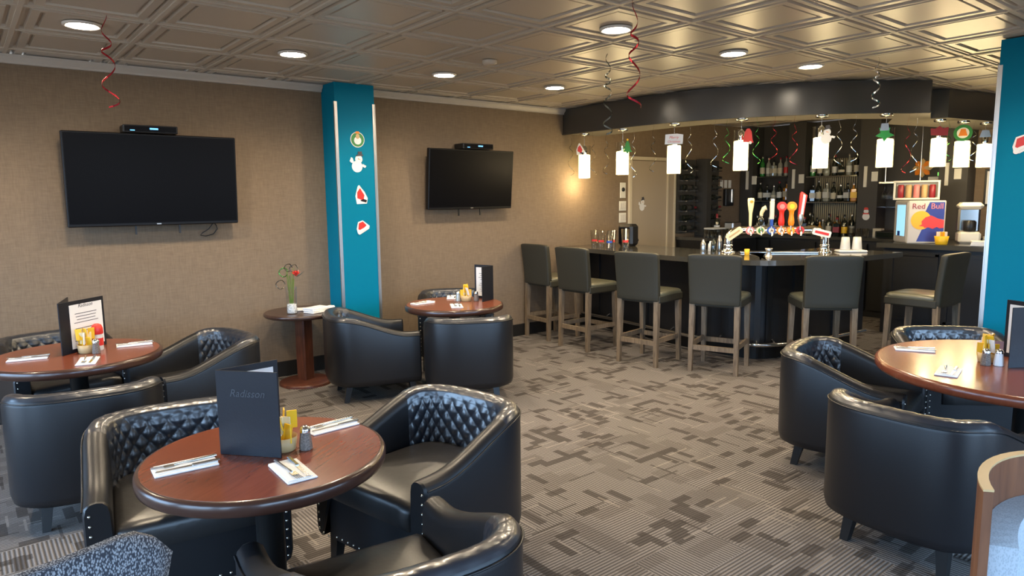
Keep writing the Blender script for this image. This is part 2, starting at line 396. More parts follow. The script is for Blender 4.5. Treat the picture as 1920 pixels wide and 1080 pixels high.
# ceiling: backing slab, metal grid, one relief tile per square
G = .6096
ceil = struct(B().box(((XN + XB) / 2, (YN + WY) / 2, H + .09), (XB - XN + .4, WY - YN + .4, .1)).build('ceiling', m_tile))
def tile_mesh():
    b = B(); h = G / 2
    prof = [(h, .006), (h - .030, .006), (h - .035, .022), (h - .050, .022), (h - .055, .003), (h - .094, .003), (h - .099, .024), (h - .114, .024), (h - .119, .009), (h - .150, .009)]
    vs = []; fs = []
    for r, z in prof: vs += [(-r, -r, z), (r, -r, z), (r, r, z), (-r, r, z)]
    for j in range(len(prof) - 1):
        for i in range(4): fs.append((4 * j + i, 4 * j + (i + 1) % 4, 4 * j + 4 + (i + 1) % 4, 4 * j + 4 + i))
    j = len(prof) - 1; fs.append((4 * j, 4 * j + 1, 4 * j + 2, 4 * j + 3)); b.add(vs, fs)
    return b.mesh('ceiling_tile', m_tile)
tm = tile_mesh()
i0, i1 = math.floor(XN / G), math.ceil(XB / G); j0, j1 = math.floor(YN / G), math.ceil(WY / G)
for i in range(i0, i1):
    for j in range(j0, j1):
        x, y = (i + .5) * G, (j + .5) * G
        if x > XB + .2 or y > WY + .2 or x < XN - .2 or y < YN - .2: continue
        if y < -2.6 and x < -1.2: continue
        o = bpy.data.objects.new('ceiling_tile', tm); C.objects.link(o); o.location = (x, y, H); o.parent = ceil
for i in range(i0, i1 + 1):
    if XN < i * G < XB:
        B().box((i * G, (YN + WY) / 2, H + .002), (.024, WY - YN, .008)).build('grid_bar', m_bar, ceil)
for j in range(j0, j1 + 1):
    if YN < j * G < WY:
        B().box(((XN + XB) / 2, j * G, H + .0025), (XB - XN, .024, .008)).build('grid_bar', m_bar, ceil)

# ------------------------------------------------------------ teal pillars
def pillar(name, label, x0, x1, y0, y1, corners):
    t = thing(name, label, 'pillar', ((x0 + x1) / 2, (y0 + y1) / 2, 0))
    cx, cy = (x0 + x1) / 2, (y0 + y1) / 2
    b = B(); b.box((0, 0, H / 2), (x1 - x0, y1 - y0, H)); 
    o = b.build('shaft', [m_teal, m_teal2], t)
    for x, y in corners:
        sx = 1 if x < cx else -1; sy = 1 if y < cy else -1
        c = B(); e = .004
        c.box((x - cx + sx * .010 - sx * e, y - cy - sy * e / 2, (H - .20) / 2 + .05), (.028, e, H - .22))
        c.box((x - cx - sx * e / 2, y - cy + sy * .010 - sy * e, (H - .20) / 2 + .05), (e, .028, H - .22))
        c.build('corner_trim', m_alu, t)
    return t
pillar('wall_pillar', 'teal blue pillar against the brown wall between the two televisions', PX0, PX1, PYF, WY - .002, [(PX0, PYF), (PX1, PYF)])
pillar('free_pillar', 'teal blue pillar at the right behind the big round table', 4.462, 4.90, -2.05, -1.552, [(4.462, -1.552), (4.462, -2.05)])

# ------------------------------------------------------------ tub chairs
W2, D2, TH = .335, .33, .085
def _outline():
    """outer plan outline from front-left round the back to front-right, sampled by arc length"""
    La = .36; raw = [Vector((D2, W2)), Vector((D2 - La, W2))]
    for i in range(1, 400):
        an = PI / 2 + i / 400 * PI; c, sn = math.cos(an), math.sin(an); e = 2 / 3.0
        raw.append(Vector((D2 - La + (2 * D2 - La) * math.copysign(abs(c) ** e, c), W2 * math.copysign(abs(sn) ** e, sn))))
    raw += [Vector((D2 - La, -W2)), Vector((D2, -W2))]
    ls = [0.]
    for p, q in zip(raw[:-1], raw[1:]): ls.append(ls[-1] + (q - p).length)
    return raw, ls
ORAW, OLS = _outline(); OLEN = OLS[-1]
def opoint(t):
    d = max(0, min(1, t)) * OLEN; lo, hi = 0, len(OLS) - 1
    while hi - lo > 1:
        m = (lo + hi) // 2
        if OLS[m] <= d: lo = m
        else: hi = m
    return ORAW[lo].lerp(ORAW[hi], (d - OLS[lo]) / max(1e-9, OLS[hi] - OLS[lo]))
def upath(t):
    """point and inward normal at t 0..1"""
    p = opoint(t); d = (opoint(min(1, t + .004)) - opoint(max(0, t - .004))).normalized()
    return p, Vector((-d.y, d.x))
def hgt(x):
    q = max(0, min(1, (.27 - x) / .50)); q = q * q * (3 - 2 * q)
    return .525 + .135 * q
def csec(h):
    return [(.035, .135), (.008, .150), (0, .185), (0, h - .045), (.006, h - .018), (.022, h - .004), (TH * .5, h), (TH - .022, h - .004), (TH - .006, h - .018), (TH, h - .045), (TH + .004, .36), (TH + .004, .30)]
def make_tub():
    t = thing('tub_chair', '', 'armchair')
    b = B(); N = 76; vs = []; fs = []; M = None
    for i in range(N + 1):
        u = i / N; p, nn = upath(u); cs = csec(hgt(p.x)); M = len(cs)
        for off, z in cs:
            q = p + nn * off; vs.append((q.x, q.y, z))
    for i in range(N):
        for k in range(M - 1): fs.append((i * M + k, i * M + k + 1, (i + 1) * M + k + 1, (i + 1) * M + k))
    b.add(vs, fs, 0, True)
    for base in (0, N * M):
        pr = vs[base:base + M]; cx = sum(p[0] for p in pr) / M; cy = sum(p[1] for p in pr) / M; cz = sum(p[2] for p in pr) / M
        ins = [(p[0] + .010, cy + (p[1] - cy) * .86, cz + (p[2] - cz) * .985) for p in pr]
        b.add(pr + ins, [(i, (i + 1) % M, M + (i + 1) % M, M + i) for i in range(M)], 0, True); b.add(ins, [tuple(range(M))])
    b.build('shell', m_leather, t)
    # piping along the outer top edge
    pts = []
    for i in range(0, N + 1): 
        p, nn = upath(i / N); pts.append((*(p - nn * .001), hgt(p.x) - .030))
    B().tube(pts, .0035, 5).build('seam_piping', m_leather, t)
    # quilted inner back
    q = B(); NU, NV = 150, 56; vs = []; fs = []; ua, ub = .245, .755
    arcl = (ub - ua) * OLEN * .84
    for i in range(NU + 1):
        u = ua + (ub - ua) * i / NU; p, nn = upath(u); cs = csec(hgt(p.x))
        path = [Vector(c) for c in cs[4:11]]; path = path[::-1]
        ls = [0]
        for a, c in zip(path[:-1], path[1:]): ls.append(ls[-1] + (c - a).length)
        for j in range(NV + 1):
            s = ls[-1] * j / NV
            k = 0
            while k < len(path) - 2 and ls[k + 1] < s: k += 1
            w = (s - ls[k]) / (ls[k + 1] - ls[k]); c = path[k].lerp(path[k + 1], w); d = (path[k + 1] - path[k]).normalized()
            nrm = Vector((d.y, -d.x))
            if nrm.dot(Vector((1, .3))) < 0 and k < 3: nrm = -nrm
            nrm = (c - Vector((TH * .35, hgt(p.x) - .20 if c.y > hgt(p.x) - .06 else c.y))).normalized()
            U = (i / NU) * arcl; V = s
            top = max(0, min(1, (c.y - hgt(p.x) + .075) / .05)); amp = .0130 * (1 - top) + .0030 * top
            f = abs(math.sin(PI * (U / .068 + V / .080)) * math.sin(PI * (U / .068 - V / .080))) ** (.45 * (1 - top) + .22 * top)
            edge = min(1, i / 3, (NU - i) / 3, j / 2 + .2, (NV - j) / 2)
            c = c + nrm * (.002 + amp * f) * edge
            z = p + nn * c.x; vs.append((z.x, z.y, c.y))
    for i in range(NU):
        for j in range(NV): fs.append((i * (NV + 1) + j, (i + 1) * (NV + 1) + j, (i + 1) * (NV + 1) + j + 1, i * (NV + 1) + j + 1))
    q.add(vs, fs, 0, True); o = q.build('quilted_back', m_quilt, t)
    # cushion
    ring = []
    for i in range(0, 41):
        p, nn = upath(i / 40); z = p + nn * (TH + .001); ring.append((min(z.x, D2 - .005), z.y))
    # front edge bulge
    yl, yr = ring[0][1], ring[-1][1]; ring += [(D2 + .012, yr + .01 + (yl - yr - .02) * i / 8) for i in range(9)]
    n = len(ring); cx, cy = sum(x for x, y in ring) / n + .04, 0
    lay = [(.985, .318), (1.0, .335), (1.0, .385), (.985, .400), (.95, .412), (.85, .421), (.5, .428), (.2, .430)]
    vs = [(cx + (x - cx) * s, cy + (y - cy) * s, z) for s, z in lay for x, y in ring]
    fs = [(j * n + i, j * n + (i + 1) % n, (j + 1) * n + (i + 1) % n, (j + 1) * n + i) for j in range(len(lay) - 1) for i in range(n)]
    c = B(); c.add(vs, fs, 0, True); c.add(vs[-n:], [tuple(range(n))], 0, True); c.add(vs[:n], [tuple(range(n))[::-1]])
    c.build('seat_cushion', m_leatherseat, t)
    B().box((.06, 0, .232), (.48, 2 * (W2 - TH) + .02, .17)).box((-.21, 0, .232), (.08, .34, .17)).box((D2 - .02, 0, .228), (.03, 2 * (W2 - TH) + .02, .185)).build('seat_base', m_leather, t)
    # nailheads
    nb = B(); ax = Matrix.Rotation(PI / 2, 4, 'Y')
    def nail(y, z): nb.lathe([(.0062, 0), (.0055, .002), (.003, .0038), (0, .0044)], 6, (D2 + .0095 if abs(y) > W2 - TH else D2 - .004, y, z), axis=ax)
    for s in (-1, 1):
        for k in range(10): nail(s * (W2 - .020), .165 + k * .035)
    for k in range(17): nail(-W2 + .045 + k * (2 * W2 - .09) / 16, .150)
    nh = nb.build('nailhead_trim', m_brass, t); nh['label'] = 'row of small metal nailheads'
    for sx, sy in ((1, 1), (1, -1), (-1, 1), (-1, -1)):
        x = D2 - .055 if sx > 0 else -D2 + .15; y = sy * (W2 - .06 if sx > 0 else W2 - .15)
        B().taper((x + sx * (.012 if sx > 0 else .032), y + sy * (.008 if sx > 0 else .014), 0), (x, y, .15), .034, .050).build('leg', m_black, t)
    return t
tub = make_tub()
TUBS = [
 ('black quilted tub armchair with bluish sheen, right of the nearest round table', .496, -.789, 191.3),
 ('black quilted tub armchair behind the nearest round table, left arm towards the viewer', -.345, -.300, 261.8),
 ('black tub armchair at the bottom of the picture, seen from behind, nearest table', -.135, -1.566, 81.9),
 ('black tub armchair seen from behind at the far left table, nearest side', -.532, .752, 82.2),
 ('black tub armchair with high back on the right of the far left table', .168, 1.43, 188.5),
 ('black quilted tub armchair against the brown wall behind the far left table', -.515, 2.075, 280.5),
 ('black tub armchair turned sideways beside the small side table, back to the wall pillar', 1.475, 1.675, 343.0),
 ('black tub armchair seen squarely from behind in front of the centre table', 2.015, 1.085, 59.2),
 ('black quilted tub armchair facing the viewer behind the centre table', 2.575, 2.085, 238.0),
 ('black tub armchair on the left side of the right-hand round table', 2.86, -1.41, 281.4),
 ('large black tub armchair nearest the viewer at the right-hand round table', 2.175, -2.05, 356.2),
 ('black tub armchair behind the right-hand round table before the bar', 3.735, -1.67, 225.0)]
for i, (lb, x, y, a) in enumerate(TUBS):
    placed(tub, i, lb, (x, y, 0), R(a), 'black tub armchairs')

# ------------------------------------------------------------ round tables
TZ = .66
def round_table(name, label, x, y, r, z, mtop, medge, ped, edge_t=.050, basr=.24):
    t = thing(name, label, 'table', (x, y, 0))
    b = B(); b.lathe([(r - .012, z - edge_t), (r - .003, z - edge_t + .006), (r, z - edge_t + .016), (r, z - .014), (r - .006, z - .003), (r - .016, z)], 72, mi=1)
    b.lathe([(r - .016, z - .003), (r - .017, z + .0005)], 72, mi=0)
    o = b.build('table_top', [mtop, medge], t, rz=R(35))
    B().lathe([(.05, .03), (.048, .06), (.046, z - edge_t - .04), (.10, z - edge_t - .015), (.10, z - edge_t)], 24).build('pedestal', ped, t)
    B().lathe([(basr, 0), (basr, .018), (basr - .02, .026), (.07, .045), (.05, .05)], 40).build('pedestal_base', ped, t)
    return t
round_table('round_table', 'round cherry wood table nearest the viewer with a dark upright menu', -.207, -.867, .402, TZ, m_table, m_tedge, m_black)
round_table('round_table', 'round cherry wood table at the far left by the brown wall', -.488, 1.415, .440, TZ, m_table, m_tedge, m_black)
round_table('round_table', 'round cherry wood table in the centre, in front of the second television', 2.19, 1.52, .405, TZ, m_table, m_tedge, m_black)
round_table('round_table', 'large round cherry wood table at the right edge with warm reflections', 3.10, -2.175, .672, TZ, m_table, m_table, m_black)
# small side table (square post, round base)
t = thing('side_table', 'small dark round side table with red-brown post beside the wall pillar', 'table', (1.215, 2.315, 0))
B().lathe([(.293, .575), (.305, .580), (.310, .592), (.307, .606), (.301, .61)], 56).build('table_top', m_sidet, t)
B().box((0, 0, .30), (.105, .105, .55), R(20), bev=.01).build('post', m_ped, t)
B().lathe([(.215, 0), (.215, .018), (.205, .026), (.08, .034), (.07, .036)], 48).build('base', m_ped, t)
# ------------------------------------------------------------ bar stools
def make_stool():
    t = thing('bar_stool', '', 'bar stool')
    b = B(); n = 10; vs = []
    # backrest: curved slab, tilted backwards, z .594 .. 1.03
    rows = 9
    for side in (0, 1):
        for j in range(rows + 1):
            z = .594 + (1.03 - .594) * j / rows
            for i in range(n + 1):
                y = -1 + 2 * i / n; w = .214 + .010 * j / rows
                x = -.20 - .020 - .045 * (j / rows) ** 1.4 - .014 * (1 - y * y) + (.055 if side else 0)
                zz = z - (.010 * (abs(y) ** 6) if j == rows else 0)
                vs.append((x, y * w, zz))
    K = (rows + 1) * (n + 1); fs = []
    for s in (0, 1):
        for j in range(rows):
            for i in range(n):
                a = s * K + j * (n + 1) + i; f = (a, a + 1, a + n + 2, a + n + 1); fs.append(f if s else f[::-1])
    for j in range(rows):
        for i in (0, n):
            a = j * (n + 1) + i; fs.append((a, a + n + 1, K + a + n + 1, K + a))
    for i in range(n):
        for j in (0, rows):
            a = j * (n + 1) + i; fs.append((a, a + 1, K + a + 1, K + a))
    b.add(vs, fs)
    o = b.build('backrest', m_stool, t); md = o.modifiers.new('bevel', 'BEVEL'); md.width = .012; md.segments = 3; md.limit_method = 'ANGLE'; md.angle_limit = R(50)
    for p in o.data.polygons: p.use_smooth = True
    # seat: frame band and domed pad
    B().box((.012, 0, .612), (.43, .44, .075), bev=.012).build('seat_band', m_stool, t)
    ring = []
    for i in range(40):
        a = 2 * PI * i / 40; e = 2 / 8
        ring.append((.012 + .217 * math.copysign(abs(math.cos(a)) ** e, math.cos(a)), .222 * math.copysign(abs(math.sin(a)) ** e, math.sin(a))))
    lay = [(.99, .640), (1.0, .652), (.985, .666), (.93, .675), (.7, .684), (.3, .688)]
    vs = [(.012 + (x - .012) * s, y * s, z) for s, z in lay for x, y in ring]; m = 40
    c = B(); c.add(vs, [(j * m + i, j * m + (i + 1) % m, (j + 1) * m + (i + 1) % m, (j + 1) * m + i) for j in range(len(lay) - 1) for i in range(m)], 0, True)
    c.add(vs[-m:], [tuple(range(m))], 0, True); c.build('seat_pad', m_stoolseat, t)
    for sx, sy in ((-1, 1), (-1, -1), (1, 1), (1, -1)):
        B().taper((sx * .205, sy * .195, 0), (sx * .188, sy * .190, .60), .034, .046).build('leg', m_stoolwood, t)
    B().box((-.200, 0, .215), (.022, .36, .042)).build('stretcher', m_stoolwood, t)
    B().box((.200, 0, .215), (.022, .36, .042)).build('stretcher', m_stoolwood, t)
    for s in (-1, 1): B().box((0, s * .193, .235), (.38, .022, .042)).build('stretcher', m_stoolwood, t)
    return t
stool = make_stool()
STOOLS = [('bar stool standing against the brown wall, leftmost of the row', 4.079, 2.397, -3.8),
 ('second bar stool from the brown wall, grey-green back to the viewer', 4.000, 1.763, .1),
 ('third bar stool from the brown wall, seat showing to the right', 3.971, .940, 8.6),
 ('fourth bar stool from the brown wall, back squarely to the viewer', 4.194, .333, 20),
 ('bar stool at the rounded bar corner, seat showing to the left', 4.688, -.328, 45.2),
 ('bar stool in side view beside the teal pillar, facing left', 5.435, -.832, 87.1)]
for i, (lb, x, y, a) in enumerate(STOOLS): placed(stool, i, lb, (x, y, 0), R(a), 'bar stools along the bar')

# ------------------------------------------------------------ bar counter
def smooth_poly(pts, it=2):
    for _ in range(it):
        q = [pts[0]]
        for a, c in zip(pts[:-1], pts[1:]):
            q.append((a[0] * .75 + c[0] * .25, a[1] * .75 + c[1] * .25)); q.append((a[0] * .25 + c[0] * .75, a[1] * .25 + c[1] * .75))
        q.append(pts[-1]); pts = q
    return pts
def offset(pts, d):
    out = []
    for i, p in enumerate(pts):
        a = Vector(pts[max(i - 1, 0)]); c = Vector(pts[min(i + 1, len(pts) - 1)]); t = (c - a).normalized(); n = Vector((-t.y, t.x))
        q = Vector(p) + n * d; out.append((q.x, q.y))
    return out
BT = .965
E0 = smooth_poly([(4.43, 2.655), (4.37, 1.93), (4.24, 1.08), (4.225, .62), (4.30, .14), (4.46, -.06), (4.74, -.205), (5.22, -.325), (6.05, -.41)], 2)
bar = thing('bar_counter', 'long black bar counter with rounded corner and polished top', 'bar counter', (0, 0, 0))
def band(pts, d0, d1, z0, z1, name, m, parent):
    a, c = offset(pts, d0), offset(pts, d1); c[0] = (c[0][0], min(c[0][1], 2.655)); a[0] = (a[0][0], min(a[0][1], 2.655))
    n = len(a); b = B(); vs = [(x, y, z0) for x, y in a] + [(x, y, z1) for x, y in a] + [(x, y, z0) for x, y in c] + [(x, y, z1) for x, y in c]
    fs = []
    for i in range(n - 1):
        fs += [(i, i + 1, n + i + 1, n + i), (2 * n + i + 1, 2 * n + i, 3 * n + i, 3 * n + i + 1), (n + i, n + i + 1, 3 * n + i + 1, 3 * n + i), (i + 1, i, 2 * n + i, 2 * n + i + 1)]
    fs += [(0, n, 3 * n, 2 * n), (n - 1, 3 * n - 1, 4 * n - 1, 2 * n - 1)]
    b.add(vs, fs); return b.build(name, m, parent)
band(E0, 0, .84, BT - .045, BT, 'bar_top', m_bartop, bar)
band(E0, .36, .42, .16, BT - .045, 'front_panel', m_barblk, bar)
band(E0, .46, .50, 0, .17, 'kick_plate', m_black, bar)
pts = offset(E0, .30); B().tube([(x, y, .165) for x, y in pts[1:-1]], .019, 8).build('foot_rail', m_steel, bar)
for k in range(4, len(pts) - 2, 5):
    x, y = pts[k]; q = offset(E0, .37)[k]
    B().tube([(x, y, .165), (q[0], q[1], .20)], .011, 6).build('rail_bracket', m_steel, bar)
pp = offset(E0, .352)
for k in range(3, len(pp) - 1, 4):
    x, y = pp[k]; dx, dy = pp[k + 1][0] - pp[k - 1][0], pp[k + 1][1] - pp[k - 1][1]
    B().box((x, y, .55), (.05, .018, .74), math.atan2(dy, dx)).build('panel_stile', m_barblk, bar)
# counter return on the right with framed panels
t = thing('bar_return_counter', 'black panelled counter return carrying the small drinks fridge', 'counter', (7.2, -.7, 0))
B().box((0, 0, .97), (.72, 1.75, .05)).build('worktop', m_bartop, t)
B().box((.03, 0, .475), (.60, 1.66, .95)).build('body', m_barblk, t)
for k in range(3):
    y = .52 - k * .55; b = B()
    for dy in (-.22, .22): b.box((-.278, y + dy, .53), (.02, .03, .72))
    for dz in (.18, .88): b.box((-.278, y, dz), (.02, .47, .03))
    b.build('panel_frame', m_barblk, t)
# ------------------------------------------------------------ soffit over the bar
F0 = smooth_poly([(4.49, 2.655), (4.46, 1.95), (4.44, 1.35), (4.55, .76), (4.89, .165), (5.23, -.24), (5.82, -.655)], 3)
so = struct(bpy.data.objects.new('soffit', None)); C.objects.link(so)
inner = offset(F0, .55)
poly = F0 + [(6.44, -.43), (6.50, -.56), (7.30, -.71), (8.29, -.90), (8.29, -.30), (7.30, -.10), (6.62, .05)] + [(min(x, 6.2), min(y, 2.655)) for x, y in inner[::-1]]
b = B(); b.prism(poly, 2.235, H - .001, 0, mbot=1)
o = b.build('soffit_face', [m_soffit, m_under], so)
for i_, p_ in enumerate(o.data.polygons):
    p_.use_smooth = i_ < len(F0) - 1
b = B(); a = offset(F0, -.012); n = len(a); c = offset(F0, .02)
for nm, z0, z1 in (('soffit_lip', 2.222, 2.236),):
    vs = [(x, min(y, 2.655), z0) for x, y in a] + [(x, min(y, 2.655), z1) for x, y in a] + [(x, min(y, 2.655), z0) for x, y in c] + [(x, min(y, 2.655), z1) for x, y in c]; fs = []
    for i in range(n - 1): fs += [(i, i + 1, n + i + 1, n + i), (i + 1, i, 2 * n + i, 2 * n + i + 1), (n + i, n + i + 1, 3 * n + i + 1, 3 * n + i)]
    b.add(vs, fs); b.build(nm, m_soffit, so)

# ------------------------------------------------------------ ceiling downlights
DL = [(-.309, 1.474), (.925, 1.532), (2.196, 1.60), (3.357, 1.557), (2.20, -.245), (3.383, -.263), (4.30, -.344), (.93, -.25), (-.35, -.30), (3.4, -2.1), (-1.6, 1.5), (6.0, -2.2)]
DLN = ['above the left television', 'left of the wall pillar', 'above the centre table', 'before the second television', 'at the top centre beside the red streamer', 'between the ceiling streamers and the bar', 'closest to the bar soffit']
for i, (x, y) in enumerate(DL):
    lb = 'round white recessed ceiling downlight ' + (DLN[i] if i < 7 else ['over the nearest table', 'over the left foreground', 'over the right-hand table', 'beyond the left edge of the picture', 'behind the teal pillar at the right'][i - 7])
    t = thing('downlight', lb, 'ceiling light', (x, y, H), 0, 'recessed downlights')
    B().lathe([(.098, .004), (.098, -.006), (.090, -.010), (.080, -.008), (.078, .002)], 28).build('trim_ring', m_white, t)
    B().lathe([(.078, 0.0), (.070, -.0075), (0.001, -.009)], 28).build('lens', m_lens, t)
    l = bpy.data.lights.new('downlight_lamp', 'SPOT'); l.energy = SPOT_W; l.spot_size = R(156); l.spot_blend = .55; l.shadow_soft_size = .07; l.color = (1.0, .80, .55)
    lo = bpy.data.objects.new('downlight_lamp', l); C.objects.link(lo); lo.location = (0, 0, -.03); lo.parent = t
t = thing('smoke_detector', 'small round beige sprinkler cover on the ceiling over the centre', 'detector', (2.165, .956, H))
B().lathe([(.055, .004), (.055, -.012), (.045, -.024), (.001, -.026)], 24).build('cover', m_bar, t)
# ------------------------------------------------------------ pendant lamps
PEND = [(4.656, 2.48, 1.735, 2.098), (4.626, 1.878, 1.753, 2.099), (4.641, 1.214, 1.741, 2.116), (4.834, .590, 1.751, 2.126), (5.211, .015, 1.755, 2.131), (5.626, -.368, 1.756, 2.108), (6.595, -.46, 1.777, 2.153), (6.962, -.544, 1.775, 2.135), (7.331, -.626, 1.779, 2.115)]
PL = ['with a red figure cutout, leftmost', 'with a green tree cutout, second from the wall', 'with a red lettered sign, third from the wall', 'with a red bell cutout, above the beer taps', 'with a grey snowman cutout, near the bar corner',
 'with silver and green leaves, before the glass rack', 'with a dark red ornament, above the drinks fridge', 'with a round green wreath cutout', 'with a grey cap, nearest the teal pillar']
def plate(poly, th=.004):
    return B().prism(poly, 0, th)
def circ(r, n=20, cx=0, cy=0, sy=1.): return [(cx + r * math.cos(2 * PI * i / n), cy + r * sy * math.sin(2 * PI * i / n)) for i in range(n)]
def cutout(name, label, pieces, loc, rz, cat='decoration', tilt=0., scale=1., group=None):
    """flat card cut-out standing upright, facing direction rz (local -Y faces the viewer)"""
    t = thing(name, label, cat, loc, rz, group)
    for k, (nm, poly, m, lift) in enumerate(pieces):
        b = plate([(x * scale, y * scale) for x, y in poly], .002); b.xf(Matrix.Rotation(tilt, 4, 'Y') @ Matrix.Rotation(PI / 2, 4, 'X') @ Matrix.Translation((0, 0, lift * .0022)))
        b.build(nm, m, t)
    return t
REDCOAT = [('backing', [(-.045, -.07), (.05, -.075), (.065, -.03), (.04, .03), (.0, .085), (-.02, .08), (-.05, 0)], m_paper, 0), ('coat', [(-.035, -.02), (.02, -.045), (.035, .0), (.0, .065), (-.03, .03)], m_red, 1),
         ('boots', [(-.01, -.045), (.045, -.065), (.055, -.045), (.02, -.03)], m_menu, 1), ('pompom', circ(.012, 10, -.008, .078), m_paper, 2)]
TREE = [('tree', [(-.055, -.07), (-.012, -.07), (-.012, -.085), (.012, -.085), (.012, -.07), (.055, -.07), (.028, -.03), (.042, -.03), (.02, .01), (.03, .01), (0, .075), (-.03, .01), (-.02, .01), (-.042, -.03), (-.028, -.03)], m_green, 0),
        ('star', circ(.012, 10, 0, .07), m_yellow, 1)]
SNOW = [('body', circ(.05, 22, 0, -.03), m_paper, 0), ('head', circ(.034, 20, .008, .035), m_paper, 1), ('arm', [(-.075, .005), (-.06, -.005), (-.03, -.01), (-.05, .035), (-.066, .04)], m_paper, 1), ('arm', [(.04, -.02), (.075, -.03), (.085, -.012), (.05, .0)], m_paper, 1),
        ('hat', [(-.02, .055), (.045, .070), (.042, .080), (.032, .078), (.028, .105), (-.008, .098), (-.004, .072), (-.022, .066)], m_ink, 2), ('nose', [(.0, .034), (.03, .030), (.0, .042)], m_orange, 2)]
WREATH = [('backing', circ(.066, 26, 0, 0), m_paper, 0), ('wreath', circ(.060, 26), m_green, 1), ('beard', circ(.034, 18, 0, -.008), m_paper, 2), ('face', circ(.018, 14, 0, .028, 1.2), m_tan, 3), ('bow', [(-.02, .052), (.02, .052), (.014, .07), (-.014, .07)], m_orange, 2)]
HAT = [('backing', [(-.05, -.05), (-.02, -.055), (.06, -.01), (.065, .015), (.04, .035), (.0, .065), (-.045, .05), (-.06, -.01)], m_paper, 0), ('cap', [(-.045, -.012), (-.02, -.025), (.035, .02), (.0, .055), (-.038, .04)], m_red, 1),
       ('brim', [(-.03, -.04), (.055, .0), (.052, .018), (-.03, -.018)], m_napkin, 2), ('pompom', circ(.017, 12, -.036, -.042), m_napkin, 3)]
BELL = [('bell', [(-.045, -.06), (.05, -.07), (.04, -.045), (.03, .03), (.012, .06), (-.012, .06), (-.03, .03), (-.04, -.03)], m_red, 0), ('clapper', circ(.014, 10, .02, -.068), m_napkin, 1)]
vd = lambda x, y: math.atan2(y - CAM[1], x - CAM[0])
for i, (x, y, zb, zt) in enumerate(PEND):
    t = thing('pendant_lamp', 'glowing cylinder pendant lamp ' + PL[i], 'pendant lamp', (x, y, 0), 0, 'pendant lamps over the bar')
    r = .072
    B().lathe([(.055, 2.233), (.055, 2.216), (.050, 2.212), (.012, 2.212), (.012, 2.206)], 20).build('canopy', m_chrome, t)
    B().tube([(0, 0, 2.21), (0, 0, zt - .01)], .0025, 6).build('cord', m_steel, t)
    B().lathe([(.028, zt - .105), (.030, zt - .10), (.030, zt - .02), (.012, zt + .004), (.004, zt + .01)], 16).build('socket', m_chrome, t)
    B().lathe([(.001, zb + .004), (r - .008, zb + .004), (r - .006, zb + .012), (r - .006, zt - .105), (r - .012, zt - .100), (.001, zt - .100)], 28).build('diffuser', m_diff, t)
    l = bpy.data.lights.new('pendant_bulb', 'POINT'); l.energy = 7.0; l.color = (1.0, .74, .40); l.shadow_soft_size = .05
    lo = bpy.data.objects.new('pendant_bulb', l); C.objects.link(lo); lo.location = (0, 0, zb - .07); lo.parent = t
    g = B(); g.lathe([(r, zb), (r, zt)], 28); g.f = [f for f in g.f if len(f) == 4]; g.m = g.m[:len(g.f)]; g.sm = g.sm[:len(g.f)]
    o = g.build('glass_shade', m_glass, t)
def pend_dec(k, off, z, name, label, pieces, sc=1.):
    x, y, zb, zt = PEND[k]; a = vd(x, y)
    rx, ry = math.sin(a), -math.cos(a)
    cutout(name, label, pieces, (x - .085 * math.cos(a) + rx * off, y - .085 * math.sin(a) + ry * off, z), a - PI / 2, scale=sc)
pend_dec(0, -.05, 2.05, 'red_figure_cutout', 'small red figure cutout on the leftmost pendant', REDCOAT, .8)
pend_dec(1, .05, 2.05, 'tree_cutout', 'small green tree cutout on the second pendant', TREE, .9)
pend_dec(3, .06, 2.07, 'bell_cutout', 'red bell shaped cutout on the pendant above the taps', BELL, 1.)
pend_dec(4, .04, 2.04, 'snowman_cutout', 'grey-white snowman cutout on the pendant near the bar corner', SNOW, .9)
pend_dec(6, 0, 2.11, 'red_ornament', 'dark red card ornament over the pendant above the fridge', [('card', [(-.07, -.03), (.07, -.04), (.075, .04), (.03, .03), (0, .055), (-.035, .03), (-.075, .035)], m_redcap, 0)], 1.)
pend_dec(7, 0, 2.11, 'wreath_cutout', 'green wreath cutout with orange centre on a pendant', [('ring', circ(.085, 26), m_green, 0), ('disc', circ(.055, 20), m_napkin, 1), ('centre', [(-.04, -.03), (.04, -.03), (.02, .04), (-.02, .04)], m_orange, 2)], .95)
pend_dec(5, -.01, 2.06, 'leaf_ornament', 'silver and green foil leaf ornament on a pendant', [('leaf', [(-.08, -.03), (-.02, -.05), (0, -.09), (.03, -.05), (.09, -.03), (.04, 0), (.05, .05), (0, .02), (-.05, .05), (-.035, 0)], m_greenfoil, 0), ('bow', [(-.04, .02), (.04, .02), (.03, .09), (-.03, .09)], m_silverfoil, 1)], .9)
pend_dec(8, 0, 2.10, 'cap_ornament', 'grey cap ornament on the pendant by the teal pillar', [('cap', [(-.05, -.02), (.05, -.02), (.03, .05), (-.03, .05)], m_silverfoil, 0)], 1.)
pend_dec(2, -.005, 2.07, 'greeting_sign', 'red lettered greeting sign hung on the third pendant', [('board', [(-.085, -.045), (.085, -.045), (.09, .045), (.03, .055), (-.08, .05)], m_alu, 0)], 1.)
sg = [o for o in bpy.data.objects if o.name == 'greeting_sign'][0]
for ln, z in (('Merry', .008), ('Christmas', -.030)):
    text_mesh(ln, .036 if ln == 'Merry' else .030, m_red, 'lettering', .001, sg, (0, -.004, z), (PI / 2, 0, 0), .25)

